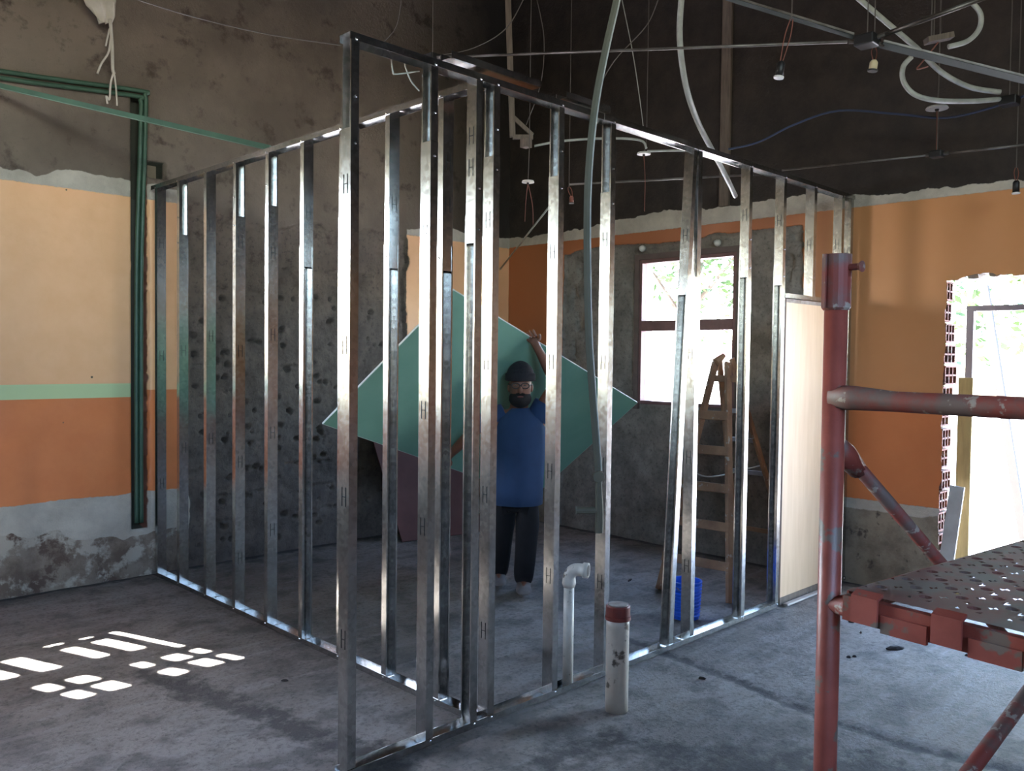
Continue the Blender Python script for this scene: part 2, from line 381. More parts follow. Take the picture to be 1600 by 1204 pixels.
# ---- right wall
zt_r = interp([(-5, 2.92), (1.7, 2.9), (2.1, 2.91), (2.52, 2.89), (3.0, 2.98), (3.55, 2.975), (4.15, 2.99), (4.7, 3.02), (5.1, 2.98), (5.9, 2.93), (6.56, 2.94)])
def r_bare(y, z):
    e1 = 0.06 * fbm(z * 4, y * 0, 4, 31); e2 = 0.05 * fbm(z * 5, y * 0, 4, 32)
    return smin(smin(y - 3.22 - e2, 5.78 + e1 - y), 2.74 + 0.05 * fbm(y * 3, z * 0, 4, 33) - z)
def r_paint(y, z):
    return smin(smin(2.845 - z, z - 0.64), -r_bare(y, z))
def r_white(y, z):
    top = smin(zt_r(y) + 0.035 * fbm(y * 9, z * 0, 4, 34) - z, z - 2.8)
    low = smin(0.66 - z, z - 0.56 - 0.1 * fbm(y * 3, z * 3, 3, 35))
    return smax(top, smin(low, 3.2 - y))
def r_depth(y, z):
    d = 0.004 * fbm(y * 7, z * 7, 4, 40)
    d = d - step(r_bare(y, z) / 0.02) * (0.012 + 0.016 * (0.5 + fbm(y * 8, z * 8, 4, 41)))
    d = d - 0.006 * step(-smax(r_paint(y, z), r_white(y, z)) / 0.012) * step((3.2 - z) / .4)
    # ragged chipped hollow at the edge of the bare patch
    q = smin(0.12 - np.abs(y - 3.32 - 0.06 * fbm(z * 5, y * 0, 3, 44)), smin(z - 2.05, 2.72 - z))
    d = d - 0.035 * step(q / 0.03) * step((fbm(y * 14, z * 9, 3, 42)) / 0.15)
    q = smin(0.10 - np.abs(y - 5.62 - 0.08 * fbm(z * 5, y * 0, 3, 45)), smin(z - 1.5, 2.65 - z))
    d = d - 0.03 * step(q / 0.03) * step((fbm(y * 12, z * 8, 3, 43)) / 0.15)
    # ragged edge of the doorway
    return d
def r_edge(a, z):
    y = a.copy(); near = np.exp(-((a - DR[1]) / 0.03) ** 2)
    return y + near * 0.02 * fbm(z * 9, a * 0 + 1, 3, 46), z + np.exp(-((z - DR[3]) / 0.03) ** 2) * (a < DR[1] + 0.01) * 0.045 * fbm(a * 10, z * 0, 3, 47)
def r_place(a, z):
    y, zz = r_edge(a, z); return np.full_like(a, XC) - r_depth(a, z), y, zz
A = grid_lines([(Y0, DR[0], .5), (DR[0], 1.5, .05), (1.5, DR[1], .02), (DR[1], WR[0], .016), (WR[0], WR[1], .016), (WR[1], YD, .016)])
Z = grid_lines([(-.054, 0, .054), (0, WR[2], .018), (WR[2], DR[3], .016), (DR[3], WR[3], .016), (WR[3], 3.2, .014), (3.2, ZT, .06)])
wr = grid_surface('wall_right', A, Z, r_place, [WR, DR], {'paint': r_paint, 'bare': r_bare, 'white': r_white}, colour_wall('wall_right_finish', False))
for p in wr.data.polygons: pass
# ---- rear walls with daylight openings, outer skins, ceiling
MT['plain_wall'] = mat('dull_plaster', srgb(150, 132, 112), srgb(120, 106, 92), 2, rough=0.9)
MT['soot_ceiling'] = mat('sooty_slab', srgb(54, 47, 42), srgb(36, 31, 28), 1.2, rough=0.95)
def panel_with_hole(name, axis, plane, r0, r1, hole, t, material):
    mb = MB(); h0, h1, z0, z1 = hole
    for a, b, c, d in ((r0, h0, -.06, ZT), (h1, r1, -.06, ZT), (h0, h1, z1, ZT), (h0, h1, -.06, z0)):
        if b - a < 1e-3 or d - c < 1e-3: continue
        if axis == 'x': mb.box((plane, a, c), (plane + t, b, d))
        else: mb.box((a, plane, c), (b, plane + t, d))
    return tag(mb.build(name, material), kind='structure')
panel_with_hole('wall_back', 'x', X0 - TH, Y0, YD, (-3.4, -2.6, 2.2, 3.2), TH, 'plain_wall')
panel_with_hole('wall_front', 'y', Y0 - TH, X0, XC, (-3.4, 0.9, 3.1, 4.5), TH, 'plain_wall')
# outer skins of the two visible walls (leave the openings free)
mb = MB()
for a, b, c, d in ((X0, WL[0], -.06, ZT), (WL[1], XC + TH, -.06, ZT), (WL[0], WL[1], 3.32, ZT), (WL[0], WL[1], -.06, WL[2])):
    mb.box((a, YD + 0.13, c), (b, YD + TH, d))
tag(mb.build('wall_left_outer', 'plain_wall'), kind='structure')
mb = MB()
for a, b, c, d in ((Y0, DR[0], -.06, ZT), (DR[1] + .06, WR[0], -.06, ZT), (WR[1], YD, -.06, ZT), (WR[0], WR[1], WR[3], ZT), (WR[0], WR[1], -.06, WR[2]), (DR[0], DR[1] + .02, DR[3] + .03, ZT)):
    mb.box((XC + 0.06, a, c), (XC + TH, b, d))
tag(mb.build('wall_right_outer', 'mortar'), kind='structure')
tag(MB().box((X0 - TH, Y0 - TH, ZT), (XC + TH, YD + TH, ZT + 0.2)).build('ceiling', 'soot_ceiling'), kind='structure')

# ---- floor
m, N, B = newmat('cement_floor')
co = N.coord(); big = N.noise(0.9, 6, 0.62, co, 0.3); mid = N.noise(4, 7, 0.65, co); fine = N.noise(40, 6, 0.75, co)
mp = N.n('Mapping'); mp.inputs['Scale'].default_value = (0.8, 6, 1); mp.inputs['Rotation'].default_value = (0, 0, 0.25); N.link(co, mp.inputs['Vector'])
sweep = N.noise(2.2, 5, 0.6, mp.outputs[0])
c = N.mix(N.ramp(big, 0.35, 0.65), srgb(118, 112, 106), srgb(156, 149, 143))
c = N.mix(N.math('MULTIPLY', N.ramp(sweep, 0.48, 0.7), 0.6), c, srgb(160, 156, 152))
c = N.mix(N.math('MULTIPLY', N.ramp(mid, 0.48, 0.64), 0.65), c, srgb(76, 73, 71))
c = N.mix(N.math('MULTIPLY', N.ramp(fine, 0.5, 0.66), 0.6), c, srgb(60, 58, 57))
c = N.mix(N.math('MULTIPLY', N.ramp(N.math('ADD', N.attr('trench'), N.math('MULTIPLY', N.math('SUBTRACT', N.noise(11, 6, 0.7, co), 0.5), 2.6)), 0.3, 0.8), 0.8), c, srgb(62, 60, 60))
N.link(c, B.inputs['Base Color']); B.inputs['Roughness'].default_value = 0.78
N.bump(N.math('ADD', N.math('MULTIPLY', fine, 0.8), mid), 0.7, 0.016, B)
def polyd(x, y, pts):
    d = np.full_like(x, 9.0)
    for (ax, ay), (bx, by) in zip(pts[:-1], pts[1:]):
        t = np.clip(((x - ax) * (bx - ax) + (y - ay) * (by - ay)) / ((bx - ax) ** 2 + (by - ay) ** 2), 0, 1)
        d = smin(d, np.hypot(x - ax - t * (bx - ax), y - ay - t * (by - ay)))
    return d
def trench(x, y):
    a = 1 - polyd(x, y, [(1.8, 4.5), (1.93, 3.9), (2.0, 3.5), (2.12, 2.95), (2.05, 2.2), (1.9, 1.2)]) / 0.16
    b = 1 - polyd(x, y, [(4.15, 3.3), (4.06, 2.75), (4.0, 2.33), (3.88, 1.78), (3.86, 1.39), (4.0, 0.8), (4.2, -0.5)]) / 0.07
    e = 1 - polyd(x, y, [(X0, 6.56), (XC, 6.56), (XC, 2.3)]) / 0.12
    g = 1 - polyd(x, y, [(3.45, 0.9), (3.5, 1.5), (3.0, 1.9)]) / 0.4
    k = 1 - polyd(x, y, [(2.6, 2.4), (3.0, 2.35), (3.1, 2.0), (2.7, 1.9)]) / 0.22
    return smax(smax(smax(a, b), smax(e, g * .9)), smax(k * .8, 0))
A = grid_lines([(X0, 0.5, .3), (0.5, XC + TH, .03)]); Z = grid_lines([(Y0, 0, .3), (0, YD, .03), (YD, YD + TH, .2)])
fl = grid_surface('floor', A, Z, lambda a, z: (a, z, 0.006 * fbm(a * 2.5, z * 2.5, 4, 50) * (a > 0.5) - 0.008 - 0.008 * np.clip(trench(a, z), 0, 1)), [], {'trench': trench}, m)
tag(MB().box((X0 - TH, Y0 - TH, -0.3), (XC + TH, YD + TH, -0.05)).build('floor_slab', 'mortar'), kind='structure')

# ---- window in the right wall
t = tag(empty('window_1', (XC, 4.325, WR[2])), kind='structure')
y0, y1, z0, z1 = WR; xa, xb = XC - 0.005, XC + 0.075
for nm, lo, hi in (('frame_post', (xa, y0, z0), (xb, y0 + .035, z1)), ('frame_post', (xa, y1 - .03, z0), (xb, y1, z1)),
                   ('frame_rail', (xa, y0 + .035, z1 - .035), (xb, y1 - .03, z1)), ('frame_rail', (xa, y0 + .035, z0), (xb, y1 - .03, z0 + .03)),
                   ('transom', (xa, y0 + .035, 1.935), (xb, y1 - .03, 2.03))):
    MB().box(lo, hi).build(nm, 'mauve', t, bevel=.004)
for za, zb in ((z0 + .03, 1.935), (2.03, z1 - .035)):
    MB().box((XC + .05, y0 + .035, za), (XC + .054, y1 - .03, zb)).build('pane', 'glass', t)
# casing strip around the opening
mb = MB()
for lo, hi in (((XC - .012, y0 - .05, z0 - .05), (XC + .03, y0, z1 + .05)), ((XC - .012, y1, z0 - .05), (XC + .03, y1 + .05, z1 + .05)), ((XC - .012, y0, z1), (XC + .03, y1, z1 + .05))):
    mb.box(lo, hi)
mb.build('casing', mat('brown_grey_casing', srgb(108, 90, 84), srgb(92, 78, 72), 8, rough=0.7), t)
# ---- window in the left wall, outside the picture on the left, under an added slotted sheet that shapes the sun patches
t = tag(empty('window_2', (0.3, YD, WL[2])), kind='structure')
for lo, hi in (((WL[0], YD, WL[2]), (WL[0] + .04, YD + .1, WL[3])), ((WL[1] - .04, YD, WL[2]), (WL[1], YD + .1, WL[3])), ((WL[0] + .04, YD, WL[2]), (WL[1] - .04, YD + .1, WL[2] + .04)), ((WL[0] + .04, YD, WL[3] - .03), (WL[1] - .04, YD + .1, WL[3]))):
    MB().box(lo, hi).build('frame_rail', 'mauve', t)
AZ = 3.42; AS = AZ / 1.32
SL = [(.64, .075, 1.34, 1.62), (.83, .09, 1.34, 1.63), (1.105, .065, 1.36, 1.61), (1.29, .075, 1.34, 1.62), (1.465, .07, 1.22, 1.74), (1.11, .08, 1.20, 1.245), (1.29, .055, 1.20, 1.24),
      (.635, .065, 1.85, 1.95), (.80, .09, 1.85, 1.95), (1.11, .055, 1.85, 1.925), (1.29, .08, 1.85, 1.95), (1.44, .06, 1.85, 1.93),
      (.64, .065, 2.04, 2.22), (.80, .09, 2.03, 2.23), (1.11, .065, 2.04, 2.22), (1.30, .085, 2.03, 2.23), (1.45, .07, 2.03, 2.23)]
qs = sorted({-2.2, 2.6, *[c - w_ / 2 for c, w_, _, _ in SL], *[c + w_ / 2 for c, w_, _, _ in SL]}); ys = sorted({.55, 2.33, *[r[2] for r in SL], *[r[3] for r in SL]})
mb = MB(); PA = lambda q, dy, z: (q + .38 * dy - .38 * AS, YD - dy + AS, z)
for q0, q1 in zip(qs[:-1], qs[1:]):
    for d0, d1 in zip(ys[:-1], ys[1:]):
        if any(c - w_ / 2 < (q0 + q1) / 2 < c + w_ / 2 and e0_ < (d0 + d1) / 2 < e1_ for c, w_, e0_, e1_ in SL): continue
        z0, z1 = AZ - .002, AZ + .002
        mb.add([PA(q0, d0, z0), PA(q1, d0, z0), PA(q1, d1, z0), PA(q0, d1, z0), PA(q0, d0, z1), PA(q1, d0, z1), PA(q1, d1, z1), PA(q0, d1, z1)], [(0, 3, 2, 1), (4, 5, 6, 7), (0, 1, 5, 4), (1, 2, 6, 5), (2, 3, 7, 6), (3, 0, 4, 7)])
aw = tag(empty('sun_mask', (0.3, YD + TH + .03, AZ)), 'unseen slotted sheet added to shape the sun patches on the floor', 'sun_mask')
mb.build('sun_mask_sheet', 'rod', aw)
MB().bar((-1.6, YD + TH + .03, 4.2), (-1.6, 8.3, AZ + .02), .03, .03).build('stay', 'rod', aw); MB().bar((1.9, YD + TH + .03, 4.2), (1.9, 8.3, AZ + .02), .03, .03).build('stay', 'rod', aw)

# ------------------------------------------------------------------ doorway: bricks in the broken jamb, frame outside
for k in range(15):
    z0 = 0.02 + k * 0.15
    mb = MB(); dx = random.uniform(-.05, .02); jy = random.uniform(-.012, .03)
    yy = DR[1] + jy; xs, xe = XC + .012, XC + TH + .03 + dx
    mb.box((xs, yy, z0), (xe, yy + .12, z0 + .012)); mb.box((xs, yy, z0 + .125), (xe, yy + .12, z0 + .137))
    for q in range(4):
        xx = xs + (xe - xs - .012) * q / 3; mb.box((xx, yy + .004, z0 + .012), (xx + .012, yy + .12, z0 + .125))
    mb.box((xs + .012, yy + .004, z0 + .062), (xe - .012, yy + .12, z0 + .074))
    mb.box((xs + .012, yy + .10, z0 + .012), (xe - .012, yy + .12, z0 + .125))
    b = mb.build('brick', 'brick'); b.parent = wr
for k in range(9):     # broken mortar lumps along the head of the doorway
    mb = MB(); y = 2.12 - k * 0.13; rr = random.uniform(.03, .05)
    pr = [(rr * random.uniform(.6, 1.1) * math.cos(a), rr * random.uniform(.4, .8) * math.sin(a)) for a in [i * math.pi / 4 for i in range(8)]]
    mb.prism(pr, (XC + .02, y, DR[3] + .015), (XC + TH, y, DR[3] + .012), (0, 1, 0), (0, 0, 1))
    b = mb.build('mortar_lump', 'mortar'); b.parent = wr

# ------------------------------------------------------------------ partition frames of steel studs
FH = 2.93
T = 0.0016
def c_profile(web, fl, lip=.008):   # web along p (depth), flanges along q
    return [(0, 0), (web, 0), (web, fl), (web - lip, fl), (web - lip, fl - T), (web - T, fl - T), (web - T, T),
            (web * .62, T), (web * .60, T * 3), (web * .40, T * 3), (web * .38, T), (T, T), (T, fl - T), (lip, fl - T), (lip, fl), (0, fl)]
slit_meshes = {}
def knock_mesh(kind):
    if kind not in slit_meshes:
        mb = MB()      # H shaped punch: local x across web, local z up, y is the surface normal
        for x in (-.013, .013): mb.box((x - .001, -.0008, -.038), (x + .001, .0008, .038))
        mb.box((-.013, -.0008, -.001), (.013, .0008, .001))
        me = mb.mesh('knockout'); me.materials.append(MT['slit']); slit_meshes[kind] = me
        mb = MB().lathe([(.0052, 0), (.0052, .0015), (.003, .003), (.0005, .0036)], n=8)
        me = mb.mesh('screw'); me.materials.append(MT['screw']); slit_meshes['screw'] = me
    return slit_meshes[kind]
def stud(parent, plane, r0, open_low, z0=0.004, z1=FH - .004, ext=None, open_ext=None, knocks=(), screws=True, lean=0.0, name='stud', web=.07, fl=.04):
    """plane 'A' runs along x at y 2.83, plane 'B' runs along y at x 2.63. open_low: True when the open side faces the camera."""
    if plane == 'A': ex, er, base = Vector((0, 1, 0)), Vector((1, 0, 0)), Vector((r0, 2.83 + .0015, 0))
    else: ex, er, base = Vector((1, 0, 0)), Vector((0, 1, 0)), Vector((2.63 + .0015, r0, 0))
    web_ = web - .003
    def seg(opn, za, zb, inset, fl_):
        prof = c_profile(web_ - 2 * inset, fl_)
        s = 1 if not opn else -1
        o = base + ex * inset + (er * (inset if not opn else fl_ - 0 + inset))
        return prof, o, er * s, za, zb
    def mk(args):
        prof, o, e, za, zb = args
        return MB().prism(prof, o + Vector((0, 0, za)) + er * lean * za / FH, o + Vector((0, 0, zb)) + er * lean * zb / FH, ex, e)
    zs = z1 - ext if ext else z1
    s = mk(seg(open_low, z0, zs if ext else z1, 0, fl)).build(name, 'steel', parent)
    if ext:
        e = mk(seg(open_ext, zs - 0.12 if open_low != open_ext else zs - .002, z1, .0016 if open_low != open_ext else 0, fl - .003)).build('stud_extension', 'steel'); e.parent = s
    def child(kind, loc, rot):
        me = knock_mesh('knockout'); me = slit_meshes[kind]
        k = bpy.data.objects.new(kind, me); col.objects.link(k); k.parent = s; k.location = loc; k.rotation_euler = rot
    for z in knocks:
        inext = ext and z > zs
        op = open_ext if inext else open_low
        if op: continue
        c = base + ex * (web_ / 2) + Vector((0, 0, z)) + er * (lean * z / FH + (-.0009 if not inext else .0006))
        child('knockout', c, (0, 0, math.pi / 2) if plane == 'A' else (0, 0, 0))
    if screws:
        sz = [0.02, z1 - .02] + ([zs + .12, zs - .06] if ext else [])
        for z in sz:
            c = base + er * (fl * .55 + lean * z / FH) + Vector((0, 0, z)) - ex * (.004 if z < .05 or z > z1 - .05 else .0017)
            child('screw', c, (math.pi / 2, 0, 0) if plane == 'A' else (0, -math.pi / 2, 0))
    return s
def u_profile(wd, h): return [(0, 0), (wd, 0), (wd, h), (wd - T, h), (wd - T, T), (T, T), (T, h), (0, h)]
def track(parent, plane, r0, r1, z, up, name='track', grow=0.0):
    g = .0017 + grow; wd = .07 + 2 * g
    if plane == 'A': a, b, ex = Vector((r0, 2.83 - g, z)), Vector((r1, 2.83 - g, z)), Vector((0, 1, 0))
    else: a, b, ex = Vector((2.63 - g, r0, z)), Vector((2.63 - g, r1, z)), Vector((1, 0, 0))
    return MB().prism(u_profile(wd, .03), a, b, ex, Vector((0, 0, 1 if up else -1))).build(name, 'steel', parent)
fa = tag(empty('partition_frame', (4.1, 2.865, 0)), 'long galvanised steel stud frame running from the foreground to the window wall', 'wall frame')
track(fa, 'A', 1.90, 5.39, 0.0, True)
track(fa, 'A', 6.24, XC, 0.0, True)
track(fa, 'A', 1.905, 3.55, FH + .0, False); track(fa, 'A', 3.45, XC, FH + .002, False, grow=.002)
track(fa, 'A', 2.42, 2.98, FH + .028, True, 'track_splice', grow=-.002)
track(fa, 'A', 3.16, 3.5, FH + .02, True, 'track_splice', grow=-.002)
KN = (0.55, 1.12, 1.72, 2.35, 2.6)
stud(fa, 'A', 1.912, False, ext=.36, open_ext=True, knocks=KN)
stud(fa, 'A', 2.311, False, ext=.34, open_ext=True, knocks=(.95, 1.45, 2.2))
stud(fa, 'A', 2.568, True, ext=.62, open_ext=False, knocks=(2.52, 2.66))
stud(fa, 'A', 2.675, False, ext=.34, open_ext=True, knocks=(.42, 1.05, 1.66, 2.3))
stud(fa, 'A', 3.112, False, ext=.36, open_ext=True, knocks=(.6, 1.12, 1.66, 2.2))
stud(fa, 'A', 3.513, False, ext=.38, open_ext=True, knocks=(.5, 1.12, 1.66, 2.3))
stud(fa, 'A', 4.325, False, ext=None, knocks=(.45, 1.1, 1.72, 2.4))
stud(fa, 'A', 4.907, True, ext=.6, open_ext=False, knocks=(2.6,))
stud(fa, 'A', 5.352, True, ext=.62, open_ext=False, knocks=(2.62,))
stud(fa, 'A', 5.79, False, z0=2.135, knocks=(2.5,), name='cripple_stud')
stud(fa, 'A', 6.235, False, z0=.004, knocks=(2.55, 2.0))
stud(fa, 'A', 6.39, False, z0=.004, knocks=(2.5, 2.1))
track(fa, 'A', 5.395, 6.234, 2.105, True, 'header_track')
fb = tag(empty('partition_frame', (2.665, 4.7, 0)), 'steel stud frame joining the long frame to the orange wall', 'wall frame')
track(fb, 'B', 2.905, 6.52, 0.0, True); track(fb, 'B', 2.905, 6.52, FH, False)
stud(fb, 'B', 3.132, True, ext=.72, open_ext=False, knocks=(2.4, 2.6))
stud(fb, 'B', 3.553, True, ext=.68, open_ext=False, knocks=(2.45,))
stud(fb, 'B', 3.970, False, ext=.5, open_ext=True, knocks=(.5, 1.0, 1.66, 2.1))
stud(fb, 'B', 4.369, True, ext=.62, open_ext=False, knocks=(2.5,))
stud(fb, 'B', 4.771, False, ext=.34, open_ext=True, knocks=(.6, 1.2, 1.8, 2.3))
stud(fb, 'B', 5.187, False, ext=.36, open_ext=True, knocks=(.35, .98, 1.7, 2.4))
stud(fb, 'B', 5.603, False, knocks=(1.1, 1.8, 2.55))
stud(fb, 'B', 6.033, False, ext=.4, open_ext=True, knocks=(1.0, 1.7))
stud(fb, 'B', 6.416, False, knocks=(.7, 1.66, 2.5))
# loose stud leaning in the long frame
ls = tag(empty('loose_stud', (4.12, 2.865, 0)), 'loose steel stud leaning at a slant inside the long frame', 'stud')
s = stud(ls, 'A', 4.106, True, z0=.006, z1=FH - .006, ext=.75, open_ext=False, knocks=(2.4,), lean=.172, screws=False, name='channel')

# beige panel in the doorway of the frame
t = tag(empty('door_panel', (5.8, 2.86, .05)), 'beige panel filling the doorway of the long frame', 'panel')
MB().box((5.425, 2.842, .05), (6.2, 2.874, 2.10)).build('panel_face', 'beige', t, bevel=.002)
MB().box((5.405, 2.836, .05), (5.425, 2.895, 2.10)).build('panel_edge', 'beige_edge', t)
MB().box((5.43, 2.838, 2.075), (6.2, 2.842, 2.1)).build('top_tape', 'tape', t)
tag(MB().box((5.45, 2.79, 0), (6.22, 2.826, .014)).build('wood_strip', 'plank_white', bevel=.003), 'thin wood strip lying on the floor below the beige panel', 'wood strip')
MB().box((5.43, 2.84, 0.0), (6.2, 2.872, .05)).build('spacer', 'oldwood', t)

# ------------------------------------------------------------------ floor pipes
t = tag(empty('elbow_pipe', (3.268, 2.865, 0)), 'slim white standing pipe with an elbow on top', 'pipe')
MB().tube([(3.268, 2.865, -.005), (3.268, 2.865, .53)], .027, 16).build('pipe', 'pvc', t, smooth=True)
dirv = Vector((.42, -.90, -.02)).normalized()
pts = [Vector((3.268, 2.865, .515)), Vector((3.268, 2.865, .535)), Vector((3.268, 2.865, .56))]
for k in range(1, 7):
    a = k / 6 * math.pi / 2; pts.append(Vector((3.268, 2.865, .56)) + dirv * .05 * (1 - math.cos(a)) + Vector((0, 0, .05 * math.sin(a))))
pts += [pts[-1] + dirv * .022, pts[-1] + dirv * .024, pts[-1] + dirv * .05]
e = MB().tube(pts, [.029, .036, .033] + [.032] * 6 + [.032, .039, .039], 16).build('elbow', 'pvc', t, smooth=True)
o = MB().tube([pts[-1] - dirv * .004, pts[-1] + dirv * .0012], .028, 16).build('mouth_shade', 'black'); o.parent = e  # black disc painted in for the shade inside the pipe
px, py = 3.238, 2.525
t = tag(empty('capped_pipe', (px, py, 0)), 'thick white floor pipe with a red brown cap', 'pipe')
lat = [(.055, -.01), (.055, .12), (.055, .40), (.0551, .45)]
MB().lathe(lat, (px, py, 0), 28).build('pipe', 'pvc_dirty', t, smooth=True)
MB().lathe([(.056, .432), (.062, .434), (.062, .45), (.058, .452), (.058, .497), (.055, .502), (.02, .503)], (px, py, 0), 28).build('cap', 'cap', t, smooth=False)
MB().lathe([(.05, .503), (.047, .507), (.01, .508)], (px, py, 0), 20).build('cap_dust', 'tape', t)

# ------------------------------------------------------------------ scaffold
P0 = Vector((1.733, .795, 0)); dT = Vector((-.12, -.99, 0)).normalized(); dD = Vector((-dT.y, dT.x, 0)); UP = Vector((0, 0, 1))
t = tag(empty('scaffold', tuple(P0)), 'red scaffold tower of worn steel tubes in the right foreground', 'scaffold')
def sc_post(p, name='post'):
    a = MB().tube([p, p + UP * 1.80], .0235, 18).build(name, 'scaffold', t, smooth=True)
    s = MB().tube([p + UP * 1.785, p + UP * 1.79, p + UP * 1.90], [.025, .029, .029], 18).build('sleeve', 'scaffold_rust'); s.parent = a
    rb = MB().bar(p + dT * -.01 - dD * .029 + UP * 1.79, p + dT * -.01 - dD * .029 + UP * 1.9, .008, .008, dT).build('sleeve_seam', 'scaffold_rust'); rb.parent = a
    k = MB().tube([p + UP * 1.872 + dT * .02, p + UP * 1.872 + dT * .048, p + UP * 1.872 + dT * .056], [.007, .007, .012], 10).build('lock_pin', 'scaffold_rust'); k.parent = a
    f = MB().box(tuple(p + Vector((-.07, -.07, 0))), tuple(p + Vector((.07, .07, .012)))).build('base_plate', 'scaffold_rust'); f.parent = a
    return a
sc_post(P0); Q0 = P0 + dT * 1.0; sc_post(Q0); P1 = P0 + dD * 1.8; Q1 = Q0 + dD * 1.8
for p in (P1, Q1): sc_post(p)
def tb(a, b, r, name, m='scaffold_rust', n=14): return MB().tube([a, b], r, n).build(name, m, t, smooth=True)
for p, q in ((P0, Q0), (P1, Q1)):
    MB().tube([p + UP * 1.605, p + UP * 1.605 + dT * .05, p + UP * 1.602 + dT * .13, q + UP * 1.60 - dT * .13, q + UP * 1.605], [.027, .025, .0205, .0205, .025], 14).build('ledger', 'scaffold_rust', t, smooth=True)
    tb(p + UP * 1.175, q + UP * 1.175, .021, 'transom', 'scaffold_rust')
    tb(p + UP * .35, q + UP * .35, .0205, 'ledger', 'scaffold')
wv = lambda s, z, o=.0: P0 + dD * s + UP * z + dT * o
tb(wv(.035, 1.49, .006), wv(1.8, .29, .006), .015, 'diagonal_brace')
MB().tube([wv(.0, 1.51), wv(.05, 1.48), wv(.10, 1.445)], [.022, .026, .02], 12).build('brace_clamp', 'scaffold_rust', t, smooth=True)
tb(wv(.0, .36, -.01), wv(1.8, 1.0, -.01), .0205, 'diagonal_brace')
tb(wv(0, 1.50, 1.0), wv(1.8, .3, 1.0), .015, 'diagonal_brace')
# perforated deck
dk = tag(empty('scaffold_deck', tuple(P0 + UP * 1.2)), 'dusty perforated steel scaffold deck with red end hooks', 'scaffold deck')
DZ, W0, W1, L0, L1 = 1.212, .05, .47, -.01, 1.85
mb = MB(); ns, nw = 34, 9
ds = [L0 + (L1 - L0) * i / ns for i in range(ns + 1)]; ws = [W0 + (W1 - W0) * i / nw for i in range(nw + 1)]
PQ = lambda s, o, z: P0 + dD * s + dT * o + UP * z
for i in range(ns):
    for j in range(nw):
        s0, s1, o0, o1 = ds[i], ds[i + 1], ws[j], ws[j + 1]
        if i in (0, ns - 1) or (i + j) % 2 == 0:
            mb.add([PQ(s0, o0, DZ), PQ(s1, o0, DZ), PQ(s1, o1, DZ), PQ(s0, o1, DZ)], [(0, 1, 2, 3)]); continue
        cs, co_ = (s0 + s1) / 2, (o0 + o1) / 2; r = .0125
        n = 12; ring = [PQ(cs + r * math.cos(2 * math.pi * k / n), co_ + r * math.sin(2 * math.pi * k / n), DZ) for k in range(n)]
        low = [p - UP * .006 for p in ring]
        sq = []
        for k in range(n):
            a = 2 * math.pi * k / n; cx_, sy_ = math.cos(a), math.sin(a); mx_ = max(abs(cx_), abs(sy_))
            sq.append(PQ(cs + cx_ / mx_ * (s1 - s0) / 2, co_ + sy_ / mx_ * (o1 - o0) / 2, DZ))
        mb.add(ring + sq + low, [(k, n + k, n + (k + 1) % n, (k + 1) % n) for k in range(n)] + [(k, (k + 1) % n, 2 * n + (k + 1) % n, 2 * n + k) for k in range(n)])
pl = mb.build('deck_plate', 'deck', dk)
for nm, o0, o1 in (('side_rail', W0 - .004, W0), ('side_rail', W1, W1 + .004)):
    MB().obox(PQ(L0, o0, DZ - .055), dD * (L1 - L0), dT * (o1 - o0), UP * .055).build(nm, 'scaffold_rust', dk)
MB().obox(PQ(L0 - .022, W0, DZ - .055), dD * .02, dT * (W1 - W0), UP * .05).build('end_plate', 'scaffold', dk)
for o0 in (.075, .235, .395):
    mb = MB(); prof = [(-.012, .012), (-.034, .004), (-.036, -.05), (-.030, -.05), (-.029, .0), (-.012, .006)]
    mb.prism(prof, PQ(L0, o0, DZ), PQ(L0, o0 + .055, DZ), dD, UP); mb.build('hook', 'scaffold', dk)
for o0 in (.135, .30): MB().obox(PQ(L0 - .03, o0, DZ - .06), dD * .008, dT * .09, UP * .035).build('hook_plate', 'scaffold', dk)
MB().tube([PQ(L0 + .01, .49, DZ - .02), PQ(L0 + .02, .50, DZ - .09), PQ(L0 + .02, .49, DZ - .13)], .014, 10).build('safety_catch', 'scaffold_rust', dk, smooth=True)

# ------------------------------------------------------------------ green board
BC = [Vector(p) for p in ((3.005, 4.749, 1.237), (3.410, 3.948, 2.083), (5.772, 4.329, 1.313), (5.367, 5.130, .469))]
e0 = (BC[3] - BC[0]); e1 = (BC[1] - BC[0]); nb = e0.cross(e1).normalized()
if nb.y < 0: nb = -nb
t = tag(empty('drywall_sheet', tuple(BC[3])), 'green moisture board sheet carried by the man in the blue shirt', 'board')
MB().obox(BC[0] + nb * .0, e0, e1, nb * .0125).build('board_core', 'gypsum', t)
ins = .004
o_ = BC[0] + e0.normalized() * ins + e1.normalized() * ins
for off in (-.0008, .0125): MB().obox(o_ + nb * off, e0 - e0.normalized() * 2 * ins, e1 - e1.normalized() * 2 * ins, nb * .0008).build('face_paper', 'sheet', t)
def on_board(x, y):   # where the view through a pixel meets the board
    r = Vector(ray(x, y)); c = Vector(CAM); k = (BC[0] - c).dot(nb) / r.dot(nb); return c + r * k

